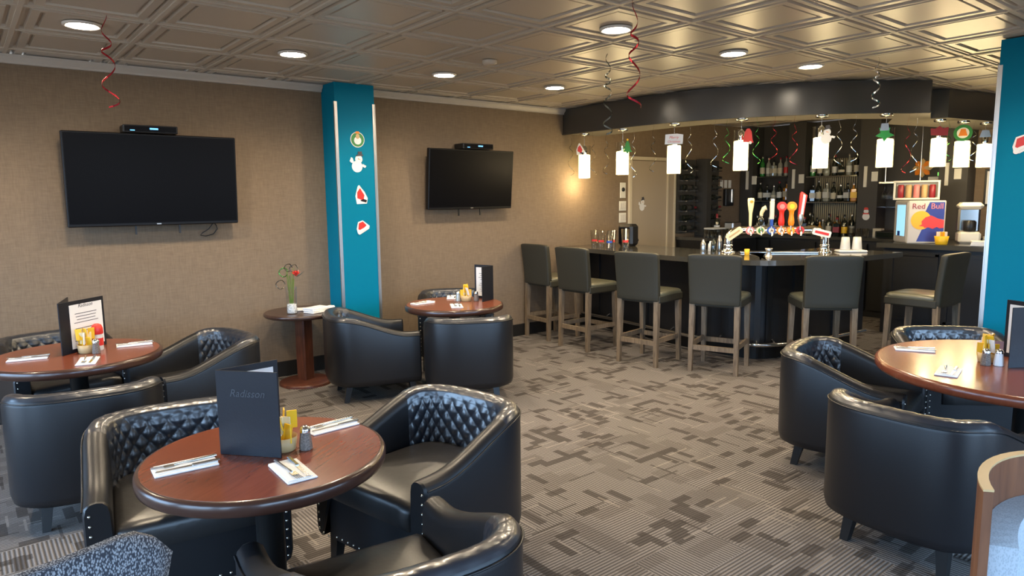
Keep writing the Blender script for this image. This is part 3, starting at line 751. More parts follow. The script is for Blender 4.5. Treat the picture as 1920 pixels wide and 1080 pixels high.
# ------------------------------------------------------------ foil streamers
def spiral(x, y, zt, zb, r0, r1, turns, w, m, label, cl=0):
    b = B(); n = int(turns * 14); vs = []; fs = []; ph = random.random() * 6.28
    for i in range(n + 1):
        s = i / n; a = ph + s * turns * 2 * PI; r = r0 + (r1 - r0) * s; z = zt - (zt - zb) * (s + .05 * math.sin(s * 9))
        ww = w * (.7 + .3 * math.sin(s * PI))
        for dr, dz in ((-.0006, -ww / 2), (.0006, -ww / 2), (.0006, ww / 2), (-.0006, ww / 2)):
            vs.append(((r + dr) * math.cos(a), (r + dr) * math.sin(a), z + dz))
    for i in range(n):
        for k in range(4): fs.append((4 * i + k, 4 * i + (k + 1) % 4, 4 * i + 4 + (k + 1) % 4, 4 * i + 4 + k))
    b.add(vs, fs, 0, False)
    o = b.build('spiral_streamer', m, None, (x, y, 0)); tag(o, label, 'streamer', 'spiral foil streamers'); return o
spiral(1.822, -.719, H, 1.985, .012, .040, 3.6, .014, m_redfoil, 'large red foil spiral hanging from the ceiling at the top centre')
spiral(2.665, .255, H, 1.97, .015, .035, 5, .014, m_darkfoil, 'thin dark silver spiral hanging from the ceiling before the soffit')
spiral(4.40, -.80, H, 2.16, .012, .035, 3.5, .014, m_silverfoil, 'silver spiral hanging from the ceiling right of the soffit')
spiral(-.248, 1.164, H, 2.04, .015, .045, 3.2, .012, m_redfoil, 'red foil spiral hanging from the ceiling above the left television')
STR = [(4.56, 2.60, 1.783, 'd', 'dark curl left of the first pendant by the wall'), (4.645, 2.332, 1.78, 'd', 'dark curl right of the first pendant'), (4.636, 2.121, 1.778, 'd', 'dark curl left of the second pendant'), (4.621, 1.727, 1.736, 's', 'silver curl right of the second pendant'),
 (4.61, 1.45, 1.779, 'd', 'thin dark curl before the beige door'), (4.671, 1.054, 1.756, 's', 'wide silver curl right of the third pendant'), (4.719, .795, 1.798, 's', 'silver curl left of the fourth pendant'), (4.771, .701, 1.829, 'g', 'green curl left of the fourth pendant'),
 (4.90, .47, 1.824, 'g', 'green curl right of the fourth pendant'), (4.977, .34, 1.842, 'r', 'red curl between the fourth and fifth pendants'), (5.064, .189, 1.798, 'r', 'red curl left of the fifth pendant'), (5.31, -.10, 1.781, 's', 'silver curl right of the fifth pendant'), (5.392, -.20, 1.816, 's', 'silver curl before the spirit shelves'),
 (5.801, -.489, 1.716, 'r', 'red curl right of the sixth pendant'), (5.884, -.52, 1.725, 's', 'silver curl before the hanging glasses'), (6.735, -.492, 1.846, 'g', 'green curl beside the wreath pendant'), (7.10, -.60, 1.85, 's', 'silver curl between the last two pendants')]
for x, y, zb, c, lb in STR:
    spiral(x, y, 2.233, zb, .005, .042, 2.6, .0075, dict(d=m_darkfoil, s=m_silverfoil, g=m_greenfoil, r=m_redfoil)[c], 'hanging foil spiral, ' + lb)
# ------------------------------------------------------------ televisions and left wall fittings
def television(label, x0, x1, z0, z1, tilt, boxx, boxlab):
    cx, cz = (x0 + x1) / 2, (z0 + z1) / 2; w, h = x1 - x0, z1 - z0
    t = thing('television', label, 'television', (cx, 2.52, cz))
    Mx = Matrix.Rotation(tilt, 4, 'X')
    b = B(); b.box((0, .01, 0), (w, .05, h), bev=.006).xf(Mx); b.build('casing', m_tv, t)
    b = B(); b.box((0, -.0165, .006), (w - .022, .004, h - .034)).xf(Mx); b.build('screen', m_screen, t)
    b = B(); b.box((0, -.017, -h / 2 + .012), (.03, .005, .008)).xf(Mx); b.build('badge', m_alu, t)
    b = B(); b.box((0, .06, 0), (w * .4, .06, h * .5)).xf(Mx); b.box((0, .115, .0), (.25, .045, .25)); b.build('wall_bracket', m_boxblk, t)
    for s in (-.13, .13):
        B().box((s * w, .05, -h / 2 - .03), (.012, .012, .07)).build('bracket_strap', m_boxblk, t)
    bx = thing('cable_box', boxlab, 'media box', (boxx, 2.555, z1 + .002), R(-3))
    B().box((0, 0, .030), (.36, .17, .055), bev=.005).build('casing', m_boxblk, bx)
    B().box((.0, -.087, .030), (.34, .004, .040)).build('front_panel', m_screen, bx)
    B().box((.02, -.0895, .032), (.055, .002, .012)).build('display', m_led, bx)
    B().box((-.12, -.0895, .018), (.03, .002, .006)).build('indicator', m_led, bx)
    return t
television('large wall television above the far left table', -.352, .806, 1.345, 2.012, R(4), .212, 'black media box on top of the larger left television')
television('smaller wall television right of the teal pillar', 2.595, 3.625, 1.415, 2.003, R(5), 3.17, 'black media box on top of the smaller television')
tag(B().tube([(.66, 2.60, 1.37), (.63, 2.61, 1.34), (.60, 2.62, 1.30), (.56, 2.63, 1.275), (.54, 2.635, 1.255), (.58, 2.635, 1.245), (.64, 2.635, 1.26), (.67, 2.63, 1.30), (.66, 2.62, 1.33), (.645, 2.61, 1.345)], .004, 6).build('loose_cable', m_boxblk), 'thin black cable looped below the left television', 'cable')
# door in the left wall
d = struct(bpy.data.objects.new('door_1', None)); C.objects.link(d)
B().box((5.99, WY - .012, .985), (.70, .02, 1.97)).build('door_leaf', m_doorp, d)
B().box((6.41, WY - .012, .985), (.14, .022, 1.97)).build('side_panel', m_doorp, d)
for x, w in ((5.62, .04), (6.345, .025), (6.495, .03)): B().box((x, WY - .018, 1.0), (w, .034, 2.0)).build('door_frame', m_trimp, d)
B().box((6.06, WY - .018, 2.0), (.90, .034, .04)).build('door_frame', m_trimp, d)
B().lathe([(.012, 0), (.012, .03), (.026, .036), (.028, .05), (.018, .062), (.001, .064)], 14, (5.70, WY - .022, .98), axis=Matrix.Rotation(PI / 2, 4, 'X')).build('door_knob', m_steel, d)
cutout('door_snowman_sticker', 'small white snowman sticker on the beige door', SNOW, (5.84, WY - .026, 1.42), 0, 'sticker', scale=.95)
for lb, z, n in (('ivory thermostat plate on the wall, uppermost of three', 1.602, 0), ('ivory switch plate with three rockers, middle of three', 1.411, 3), ('ivory switch plate with three rockers, lowest of three', 1.266, 3)):
    t = thing('switch_plate' if n else 'thermostat', lb, 'switch' if n else 'thermostat', (5.50, WY, z))
    B().box((0, -.006, 0), (.125 if n else .10, .010, .12 if n else .19), bev=.003).build('plate', m_plate, t)
    if n:
        for k in range(3): B().box(((k - 1) * .036, -.013, 0), (.024, .006, .07)).build('rocker', m_white, t)
    else: B().lathe([(.026, 0), (.024, .012), (.001, .014)], 16, (0, -.011, .01), axis=Matrix.Rotation(PI / 2, 4, 'X')).build('dial', m_boxblk, t)
# pillar stickers
yF = PYF - .001
cutout('wreath_sticker', 'round green wreath sticker with white beard, uppermost on the pillar', WREATH, (1.812, yF, 2.035), 0, 'sticker')
cutout('snowman_sticker', 'white snowman sticker with black hat on the teal pillar', SNOW, (1.804, yF, 1.835), 0, 'sticker', tilt=R(8))
cutout('red_figure_sticker', 'red figure sticker on the teal pillar, third from top', REDCOAT, (1.822, yF, 1.555), 0, 'sticker', tilt=R(-5))
cutout('red_hat_sticker', 'red and white winter hat sticker, lowest on the wall pillar', HAT, (1.832, yF, 1.274), 0, 'sticker')
cutout('pillar_hat_sticker', 'red and white hat sticker on the right-hand pillar', HAT, (4.461, -1.72, 1.822), R(-90), 'sticker')

# ------------------------------------------------------------ table settings
def make_setting():
    t = thing('napkin_setting', '', 'place setting')
    b = B(); b.box((0, 0, .003), (.19, .095, .006), bev=.0025); b.box((.004, .006, .0075), (.18, .078, .003), R(1.2), bev=.001); b.build('napkin', m_napkin, t)
    k = B(); k.add([(-.09, -.026, .0095), (.02, -.030, .0095), (.02, -.016, .0095), (-.085, -.014, .0095), (-.09, -.026, .011), (.02, -.030, .011), (.02, -.016, .011), (-.085, -.014, .011)], [(3, 2, 1, 0), (4, 5, 6, 7), (0, 1, 5, 4), (1, 2, 6, 5), (2, 3, 7, 6), (3, 0, 4, 7)])
    k.box((.06, -.023, .012), (.085, .013, .006), bev=.002); k.build('knife', m_steel, t)
    f = B(); f.tube([(.10, .022, .012), (.05, .018, .012), (.0, .014, .014), (-.03, .012, .013)], [.0055, .005, .003, .004], 6)
    f.box((-.045, .011, .012), (.03, .022, .003), bev=.001)
    for q in range(4): f.tube([(-.058, .003 + q * .0055, .012), (-.098, .001 + q * .0055, .015)], .0013, 5)
    f.build('fork', m_steel, t); return t
st = make_setting()
SET = [('white napkin with fork and knife at the left of the nearest table', -.455, -.830, -4), ('white napkin with fork and knife at the front of the nearest table', -.203, -1.095, 88), ('white napkin with fork and knife right of the menu, nearest table', .075, -.768, 4),
 ('white napkin with cutlery on the left of the far left table', -.715, 1.43, -12), ('white napkin with cutlery on the right of the far left table', -.185, 1.455, -8), ('white napkin with cutlery at the front of the far left table', -.470, 1.13, 75),
 ('white napkin with cutlery at the left of the centre table', 1.99, 1.69, 4), ('white napkin with cutlery at the back of the centre table', 2.36, 1.80, 55), ('white napkin with cutlery at the front of the centre table', 2.11, 1.37, 60),
 ('white napkin with cutlery at the back of the right-hand table', 3.08, -1.66, -62), ('white napkin with cutlery at the front of the right-hand table', 2.68, -1.965, 12)]
for i, (lb, x, y, a) in enumerate(SET): placed(st, i, lb, (x, y, TZ + .0008), R(a), 'napkin settings')
def menu(label, fold, e1, e2, h, inside1, inside2, cover_text=None, head=None, flip=False, margin=0.):
    """two stiff covers standing in a V; fold, e1, e2 are plan points"""
    t = thing('menu', label, 'menu', (fold[0], fold[1], TZ + .0008))
    for k, (e, page) in enumerate(((e1, inside1), (e2, inside2))):
        dx, dy = e[0] - fold[0], e[1] - fold[1]; L = math.hypot(dx, dy); a = math.atan2(dy, dx)
        o = B().box((L / 2, 0, h / 2), (L, .005, h), bev=.001).build('cover', m_menu, t, (0, 0, 0), a)
        other = e2 if k == 0 else e1
        side = 1 if (dx * (other[1] - fold[1]) - dy * (other[0] - fold[0])) > 0 else -1
        if flip and k == 0: side = -side
        if page:
            pg = B().box((L / 2 + .004 + margin / 2, side * .0038, h / 2), (L - .045 - margin, .0016, h - .045)).build('page', m_paper, t, (0, 0, 0), a)
            lx = B()
            for q in range(11):
                if q in (0, 5): continue
                ww = (L - .08 - margin) * (.55 + .4 * random.random()); lx.box((L / 2 + margin / 2, side * .0050, h * .80 - q * h * .058), (ww, .0006, .0035))
            lx.build('printed_lines', m_ink, pg)
            if head:
                text_mesh(head, .030, m_ink, 'heading', .0003, pg, (L / 2 + margin / 2, side * .0052, h * .86), (PI / 2, 0, 0 if side < 0 else PI), .3)
        if k == 0 and cover_text:
            text_mesh(cover_text, .036, m_emboss, 'embossed_lettering', .0006, o, (L / 2, -side * .0030, h * .70), (PI / 2, 0, 0 if side > 0 else PI), .3)
    return t
menu('dark blue-black upright menu on the nearest table', (-.330, -.782), (-.185, -.955), (-.115, -.765), .292, True, True, 'Radisson')
menu('open upright menu with white page on the far left table', (-.560, 1.384), (-.310, 1.598), (-.480, 1.68), .298, True, False, None, 'Radisson', True, .045)
menu('upright menu standing on the centre table', (2.565, 1.478), (2.500, 1.655), (2.400, 1.415), .292, True, False)
t4m = menu('upright menu on the right-hand table, partly out of view', (3.19, -2.255), (3.275, -2.02), (2.985, -2.122), .30, True, False)
def make_caddy(label, x, y, rz, full=True):
    t = thing('condiment_bowl', label, 'condiment holder', (x, y, TZ + .0008), rz)
    B().lathe([(.034, 0), (.040, .004), (.046, .05), (.044, .05), (.036, .008), (.001, .008)], 22).build('bowl', m_tan, t)
    for k in range(12):
        a = k * 2 * PI / 12 + .2; r = .012 + .018 * (k % 2)
        m = m_yellow if k % 3 != 1 else (m_paper if k % 2 else m_greenfoil)
        b = B(); b.box((0, 0, .035), (.034, .005, .066), bev=.001).xf(Matrix.Translation((r * math.cos(a), r * math.sin(a), .030 + .022 * (k % 3))) @ Matrix.Rotation(a, 4, 'Z') @ Matrix.Rotation((random.random() - .3) * .5, 4, 'X'))
        b.build('sachet', m_paper if k % 6 == 1 else (m_cream if k % 6 == 4 else m_yellow), t)
    return t
make_caddy('tan bowl of yellow sachets behind the menu, nearest table', -.150, -.885, 0)
make_caddy('tan bowl of yellow sachets before the open menu, far left table', -.440, 1.395, .5)
make_caddy('tan bowl of yellow sachets beside the menu, centre table', 2.335, 1.555, .9)
make_caddy('tan bowl of yellow sachets at the right-hand table', 3.06, -2.01, .3)
def shaker(label, x, y, m=m_salt):
    t = thing('shaker', label, 'shaker', (x, y, TZ + .0008), .3, 'salt and pepper shakers')
    B().lathe([(.021, 0), (.023, .003), (.021, .03), (.017, .060), (.016, .064)], 8, sm=False).build('body', m, t)
    B().lathe([(.018, .062), (.0185, .070), (.015, .080), (.006, .085), (.001, .086)], 12).build('cap', m_chrome, t)
shaker('glass pepper shaker beside the sachets, nearest table', -.090, -.928)
shaker('glass salt shaker in front of the ketchup, far left table', -.400, 1.335)
shaker('small glass shaker on the centre table', 2.40, 1.50)
shaker('small shaker left of the sachets, centre table', 2.285, 1.60, m_pale)
shaker('square glass shaker left on the right-hand table', 2.975, -2.03, m_salt)
shaker('white filled shaker beside the menu, right-hand table', 3.01, -2.075, m_paper)
def ketchup(label, x, y):
    t = thing('ketchup_bottle', label, 'bottle', (x, y, TZ + .0008))
    B().lathe([(.026, 0), (.029, .006), (.029, .07), (.024, .10), (.014, .125), (.013, .135)], 18).build('body', m_labelw, t)
    B().lathe([(.0295, .028), (.0298, .03), (.0298, .07), (.0295, .072)], 18).build('label_band', m_red, t)
    B().lathe([(.030, .095), (.032, .10), (.031, .13), (.024, .148), (.010, .156)], 16).build('cap', m_red, t)
ketchup('small red ketchup bottle behind the sachets, far left table', -.375, 1.44)
ketchup('small red ketchup bottle behind the menu, nearest table', -.185, -.815)
# ------------------------------------------------------------ side table objects
t = thing('flower_vase', 'clear glass vase with green stems, pebbles and a red flower', 'vase', (1.095, 2.237, .6105))
g = B(); g.lathe([(.040, 0), (.042, .004), (.040, .10), (.043, .22)], 22); g.f = g.f[:22 * 3] + [g.f[-2]]; g.m = g.m[:len(g.f)]; g.sm = g.sm[:len(g.f)]; g.build('glass', m_glass, t)
B().lathe([(.036, .006), (.037, .01), (.036, .075), (.02, .082), (.001, .083)], 18).build('pebbles', m_pebble, t)
for k in range(9):
    a = k * .7; b = B(); b.tube([(.012 * math.cos(a), .012 * math.sin(a), .07), (.02 * math.cos(a + .4), .02 * math.sin(a + .4), .2), (.03 * math.cos(a + .6), .03 * math.sin(a + .6), .28 + .03 * (k % 4))], .0028, 5); b.build('stem', m_stem, t)
fl = B()
for k in range(10):
    a = k * 2 * PI / 5 + (k // 5) * .6; rr = .022 + .008 * (k // 5); z = .335 - .012 * (k // 5); cx, cy = .035, -.03
    fl.add([(cx, cy, z - .02), (cx + rr * .8 * math.cos(a - .5), cy + rr * .8 * math.sin(a - .5), z), (cx + rr * 1.3 * math.cos(a), cy + rr * 1.3 * math.sin(a), z + .018), (cx + rr * .8 * math.cos(a + .5), cy + rr * .8 * math.sin(a + .5), z), (cx + rr * .5 * math.cos(a), cy + rr * .5 * math.sin(a), z + .008)], [(0, 1, 4), (1, 2, 4), (2, 3, 4), (3, 0, 4), (0, 3, 2, 1)])
fl.lathe([(.001, .31), (.014, .318), (.012, .34), (.001, .345)], 8, (.035, -.03, 0)); fl.build('flower', m_red, t)
for cx, cz, rr, m in ((-.055, .34, .036, m_greenfoil), (-.015, .375, .03, m_darkfoil), (.03, .365, .032, m_darkfoil), (-.085, .245, .035, m_darkfoil)):
    B().tube([(cx + rr * math.cos(a * .4), .01 * math.sin(a) - .01, cz + rr * math.sin(a * .4)) for a in range(15)], .0035, 5).build('curled_ribbon', m, t)
B().tube([(.04, -.03, .30), (.07, -.03, .315), (.10, -.04, .34)], [.003, .004, .001], 5).build('leaf_tip', m_darkfoil, t)
t = thing('napkin_stack', 'stack of folded white napkins on the small side table', 'napkins', (1.28, 2.17, .6105), R(20))
for k in range(5): B().box((0.004 * (k % 2), .003 * k, .005 + k * .008), (.19, .12, .0075), R(2 * (k % 3) - 2), bev=.003).build('napkin', m_napkin, t)
t = thing('cutlery_roll', 'white napkin roll at the right of the small side table', 'napkins', (1.41, 2.27, .6105), R(25))
B().box((0, 0, .012), (.14, .06, .022), bev=.008).build('napkin', m_napkin, t)
tag(B().box((1.22, 2.35, .618), (.16, .12, .012), R(-30), bev=.003).build('folded_cloth', m_napkin), 'grey folded cloth behind the vase on the side table', 'cloth')

# ------------------------------------------------------------ foreground dining chairs
t = thing('speckled_dining_chair', 'speckled grey fabric dining chair back at the bottom left corner', 'chair', (-.965, -1.585, 0), R(103))
b = B(); n = 14; m2 = 10; vs = []; fs = []
def rr(i, j, s):
    y = -1 + 2 * i / n; z = j / m2; w = .235 * (1 - .10 * (1 - z)) ; hh = .49 + (.905 - .49) * z
    drop = .05 * max(0, abs(y) - .72) / .28 if j == m2 else 0
    drop = .075 * (max(0, abs(y) - .55) / .45) ** 2.4 * z ** 4
    th = .034 * (1 - max(0, abs(y) ** 8) * .7) * (1 - .6 * z ** 10)
    x = -.165 - .075 * z + .03 * y * y
    return (x + s * th, y * w, hh - drop)
for s in (-1, 1):
    for j in range(m2 + 1):
        for i in range(n + 1): vs.append(rr(i, j, s))
K = (n + 1) * (m2 + 1)
for s in (0, 1):
    for j in range(m2):
        for i in range(n): a = s * K + j * (n + 1) + i; fs.append((a, a + 1, a + n + 2, a + n + 1))
for j in range(m2):
    for i in (0, n): a = j * (n + 1) + i; fs.append((a, a + n + 1, K + a + n + 1, K + a))
for i in range(n):
    for j in (0, m2): a = j * (n + 1) + i; fs.append((a, a + 1, K + a + 1, K + a))
b.add(vs, fs, 0, True); b.build('backrest', m_speck, t)
B().box((.03, 0, .44), (.42, .44, .09), bev=.025).build('seat', m_speck, t)
for sx, sy in ((1, 1), (1, -1), (-1, 1), (-1, -1)): B().taper((sx * .19, sy * .18, 0), (sx * .17, sy * .18, .41), .03, .042).build('leg', m_palewood, t)
for s in (-1, 1): B().taper((-.16, s * .16, .40), (-.185, s * .16, .56), .03, .03).build('back_post', m_palewood, t)
# bent wood chair, lower right corner
t = thing('bentwood_chair', 'curved brown wooden chair with pale blue pad at the right corner', 'chair', (1.075, -2.900, 0), R(235))
def shellpt(a, r, z): return (-.05 - (r + .0) * math.cos(a) * .92, r * math.sin(a) * 1.0, z)
def curved(a0, a1, r0, r1, zf0, zf1, n=22, mi=0, b=None):
    b = b or B(); vs = []; 
    for i in range(n + 1):
        a = a0 + (a1 - a0) * i / n
        vs += [shellpt(a, r0, zf0(a)), shellpt(a, r1, zf0(a)), shellpt(a, r1, zf1(a)), shellpt(a, r0, zf1(a))]
    fs = []; ms = []
    for i in range(n):
        for k in range(4): fs.append((4 * i + k, 4 * i + (k + 1) % 4, 4 * i + 4 + (k + 1) % 4, 4 * i + 4 + k))
    b.add(vs, fs, mi); b.add(vs, [(0, 1, 2, 3), (4 * n, 4 * n + 3, 4 * n + 2, 4 * n + 1)], mi); return b
curved(-1.25, 1.25, .268, .290, lambda a: .40, lambda a: .780 + .03 * math.cos(a), b=None).build('back_shell', m_warmwood, t)
curved(-1.25, 1.25, .267, .291, lambda a: .7805 + .03 * math.cos(a), lambda a: .786 + .03 * math.cos(a)).build('pale_top_edge', m_palewood, t)
curved(-1.12, 1.12, .195, .267, lambda a: .44, lambda a: .640 + .06 * math.cos(a * 1.4)).build('back_pad', m_cush, t)
B().box((.06, 0, .425), (.44, .44, .07), bev=.02).build('seat_pad', m_cush, t)
B().box((.06, 0, .365), (.44, .46, .05), bev=.008).build('seat_frame', m_warmwood, t)
for sx, sy in ((1, 1), (1, -1), (-1, 1), (-1, -1)): B().taper((.06 + sx * .19, sy * .19, 0), (.06 + sx * .18, sy * .185, .35), .032, .045).build('leg', m_warmwood, t)
# ------------------------------------------------------------ things on the bar
TA, TB = Vector((4.951, .774)), Vector((5.562, .114)); TD = (TB - TA); TL = TD.length; ta = math.atan2(TD.y, TD.x)
tw = thing('beer_tower', 'chrome bridge beer tower with six tap handles on the bar', 'beer tower', (TA.x, TA.y, BT), ta)
b = B(); zc = .215
path = [(0, 0, 0), (0, 0, .10)] + [(.10 - .10 * math.cos(a * PI / 16), 0, .115 + .10 * math.sin(a * PI / 16)) for a in range(1, 9)]
path += [(TL - p[0], 0, p[2]) for p in path[::-1]]
b.tube(path, .040, 14); b.build('bridge_pipe', m_chrome, tw)
for x in (0, TL):
    B().lathe([(.07, 0), (.07, .010), (.05, .022), (.043, .05), (.046, .055), (.046, .075), (.042, .08)], 20, (x, 0, 0)).build('column_foot', m_chrome, tw)
def facing(nm, poly, m, loc, rot=0., parent=tw, th=.010):
    b = B().prism(poly, 0, th); b.xf(Matrix.Translation(loc) @ Matrix.Rotation(PI / 2, 4, 'X') @ Matrix.Rotation(rot, 4, 'Z')); return b.build(nm, m, parent)
TAPS = [.215, .325, .435, .535, .635, .73]
bad = [m_pink, m_cream, m_blue, m_orange, m_orange, m_red]
for k, s in enumerate(TAPS):
    x = s * TL
    B().tube([(x, -.035, zc), (x, -.085, zc), (x, -.095, zc - .05)], .010, 8).build('faucet', m_chrome, tw)
    B().tube([(x, -.05, zc), (x, -.05, zc + .06)], .008, 8).build('tap_stem', m_chrome, tw)
    bd = facing('badge', circ(.040, 24), bad[k], (x, -.040, zc), 0, th=.012); facing('badge_face', circ(.026, 20), [m_napkin, m_green, m_labelw, m_napkin, m_yellow, m_redcap][k], (x, -.0525, zc), 0, bd, .002)
hz = zc + .045
def turned(nm, prof, m, x): return B().lathe(prof, 16, (x, -.05, hz)).build(nm, m, tw)
h = turned('tap_handle', [(.012, 0), (.014, .03), (.016, .12), (.028, .20), (.032, .255), (.026, .268), (.001, .27)], m_cream, TAPS[0] * TL)
facing('handle_mark', circ(.018, 16, 0, 0, .7), m_orange, (TAPS[0] * TL, -.080, hz + .235), 0, h, .004)
x = TAPS[1] * TL; h = turned('tap_handle', [(.010, 0), (.026, .03), (.028, .07), (.016, .085), (.015, .10)], m_bglass, x)
B().tube([(x, -.05, hz + .09), (x + .004, -.05, hz + .13), (x + .022, -.052, hz + .165), (x + .045, -.055, hz + .175)], [.015, .018, .022, .026], 12).build('curved_finial', m_cream, h)
x = TAPS[2] * TL; h = B().box((x, -.05, hz + .03), (.030, .030, .07), bev=.006).build('tap_handle', m_blue, tw)
B().box((x, -.05, hz + .15), (.040, .030, .18), bev=.006).build('white_panel', m_labelw, h); B().box((x, -.05, hz + .25), (.040, .032, .03), bev=.006).build('grey_cap', m_alu, h)
for k, m in ((3, m_red), (4, m_orange)):
    h = turned('tap_handle', [(.022, 0), (.030, .03), (.028, .06), (.021, .10), (.023, .13), (.030, .15)], m, TAPS[k] * TL)
    o = facing('round_head', circ(.046, 26), m, (TAPS[k] * TL, -.035, hz + .185), 0, h, .030)
    facing('head_mark', circ(.024, 16), m_pink if k == 3 else m_yellow, (TAPS[k] * TL, -.066, hz + .185), 0, o, .002)
x = TAPS[5] * TL; h = turned('tap_handle', [(.010, 0), (.016, .02), (.030, .07), (.026, .09), (.024, .11)], m_alu, x)
facing('red_blade', [(-.026, 0), (.022, 0), (.050, .20), (.0, .235), (-.012, .22)], m_red, (x, -.035, hz + .09), 0, h, .028)
facing('white_stripe', [(-.008, .0), (.016, 0), (.034, .20), (.016, .212)], m_napkin, (x, -.0635, hz + .09), 0, h, .002)
RR = [(-.075, -.032), (.075, -.032), (.085, -.022), (.085, .022), (.075, .032), (-.075, .032), (-.085, .022), (-.085, -.022)]
p = facing('plaque', RR, m_cream, (.045, -.05, zc - .030), R(36), th=.012); facing('plaque_text_band', [(-.06, -.008), (.06, -.008), (.06, .008), (-.06, .008)], m_tan, (.045, -.063, zc - .030), R(36), p, .0015)
p = facing('plaque', RR, m_napkin, (TL - .045, -.05, zc - .025), R(-14), th=.012); facing('plaque_text_band', [(-.065, -.012), (.065, -.012), (.065, .012), (-.065, .012)], m_red, (TL - .045, -.063, zc - .025), R(-14), p, .0015)
tag(B().box((5.21, .395, BT + .008), (.72, .12, .014), ta, bev=.004).build('drip_tray', m_steel), 'long steel drip tray under the beer taps', 'tray')
def glass(name, label, loc, h, r0, r1, group=None, cat='glass', mark=None, n=16):
    t = thing(name, label, cat, loc, 0, group)
    g = B(); g.lathe([(r0, 0), (r0, .004), (r1, h), (r1 - .003, h), (r0 - .003, .010), (.001, .010)], n); g.build('glass', m_glass, t)
    if mark:
        a = vd(loc[0], loc[1]) + PI
        b = B(); vs = []; rr = (r0 + r1) / 2 + .0012
        for i in range(9):
            q = a - .75 + 1.5 * i / 8; vs += [(rr * math.cos(q), rr * math.sin(q), h * .34), (rr * math.cos(q), rr * math.sin(q), h * .46)]
        b.add(vs, [(2 * i, 2 * i + 2, 2 * i + 3, 2 * i + 1) for i in range(8)]); b.build('printed_mark', mark, t)
    return t
PG = [(4.62, 2.28, m_red, 'red-marked clear beer glass at the wall end of the bar, leftmost'), (4.56, 2.12, m_red, 'red-marked clear beer glass, second in the group on the bar'), (4.66, 2.05, m_red, 'red-marked clear beer glass at the back of the group'), (4.52, 1.96, m_blue, 'blue-marked clear beer glass in the group on the bar'), (4.60, 1.80, m_red, 'tall red-marked beer glass at the right of the group')]
for k, (x, y, m, lb) in enumerate(PG): glass('beer_glass', lb, (x, y, BT), .19 if k < 4 else .215, .036, .048, 'beer glasses on the bar', 'glass', m)
for k, (x, y) in enumerate(((5.725, -.01), (5.805, -.085))):
    t = thing('plastic_cup_stack', ('left' if k == 0 else 'right') + ' one of two upturned clear plastic cups on a towel', 'cup', (x, y, BT + .022))
    B().lathe([(.046, 0), (.047, .004), (.036, .12), (.030, .124), (.001, .124)], 18).build('cup', mat('frosted_plastic', (.62, .62, .60), .25, spec=.7), t)
tag(B().box((5.76, -.05, BT + .010), (.26, .16, .020), R(-45), bev=.008).build('bar_towel', m_napkin), 'folded white bar towel under the plastic cups', 'towel')
t = thing('yellow_shot_cup', 'small yellow cup on the bar below the taps', 'cup', (4.80, .47, BT)); B().lathe([(.020, 0), (.022, .004), (.024, .055), (.021, .055), (.019, .006), (.001, .006)], 14).build('cup', m_yellow, t)
t = thing('shot_glass', 'short glass jigger on the bar in front of the taps', 'glass', (4.78, .235, BT)); B().lathe([(.032, 0), (.030, .006), (.019, .035), (.021, .042), (.034, .075), (.032, .076), (.001, .045)], 16).build('glass', m_alu, t)
t = thing('black_speaker_box', 'black rounded box on the bar beside the door', 'box', (4.98, 2.10, BT), R(10)); B().box((0, 0, .126), (.17, .19, .25), bev=.03).build('body', m_boxblk, t); B().box((-.087, 0, .12), (.004, .14, .18), bev=.001).build('face', m_screen, t)
for k, (x, y, hh) in enumerate(((4.93, .93, .13), (4.97, .99, .10), (4.90, 1.03, .12), (5.02, .92, .16))):
    t = thing('bar_tool_cup', ['small dark dispenser beside the tower foot', 'short white dispenser left of the tower', 'slim steel dispenser left of the tower', 'tall steel shaker behind the tower foot'][k], 'dispenser', (x, y, BT))
    B().lathe([(.026, 0), (.027, .003), (.025, hh * .7), (.014, hh * .85), (.012, hh)], 14).build('body', [m_bglass, m_napkin, m_steel, m_steel][k], t)
# ------------------------------------------------------------ back bar
CZ = .985
for nm, lb, x, y, dx, dy in (('back_counter', 'black back counter under the spirit shelves', 8.03, 1.0, .52, 3.3), ('side_back_counter', 'black counter below the wine racks along the wall', 7.15, 2.40, 1.20, .50)):
    t = thing(nm, lb, 'counter', (x, y, 0)); B().box((0, 0, CZ - .02), (dx, dy, .04)).build('worktop', m_bartop, t); B().box((.02 if nm[0] == 'b' else 0, .0 if nm[0] == 'b' else .02, (CZ - .04) / 2), (dx - .05, dy - .02, CZ - .04)).build('body', m_barblk, t)
    n = 5 if nm[0] == 'b' else 2
    for k in range(n):
        if nm[0] == 'b': B().box((-dx / 2 + .012, (k - n / 2 + .5) * dy / n, .5), (.02, dy / n - .04, .82)).build('cabinet_door', m_black, t)
        else: B().box(((k - .5) * dx / 2, -dy / 2 + .03, .5), (dx / 2 - .04, .02, .82)).build('cabinet_door', m_black, t)
def column(label, x, y, dx, dy, strip=None):
    t = thing('bar_column', label, 'column', (x, y, 0)); B().box((0, 0, (H + CZ) / 2 - .005), (dx, dy, H - CZ - .012)).build('post', m_darkwall, t)
    if strip is not None:
        B().box((-dx / 2 - .010, strip, 1.74), (.02, .035, .26)).build('light_strip', m_plate, t); B().box((-dx / 2 - .005, strip - .11, 1.74), (.01, .075, .12), bev=.002).build('switch', m_plate, t)
column('dark column in the corner right of the wine racks', 8.16, 2.55, .26, .20, -.02)
column('dark column between the two spirit bays with a light strip', 8.16, 1.79, .26, .24, .03)
column('dark column right of the spirit shelves with a snowman sticker', 8.16, .83, .26, .24, .03)
column('dark column beside the notice at the far right', 8.16, -.12, .26, .30, .06)
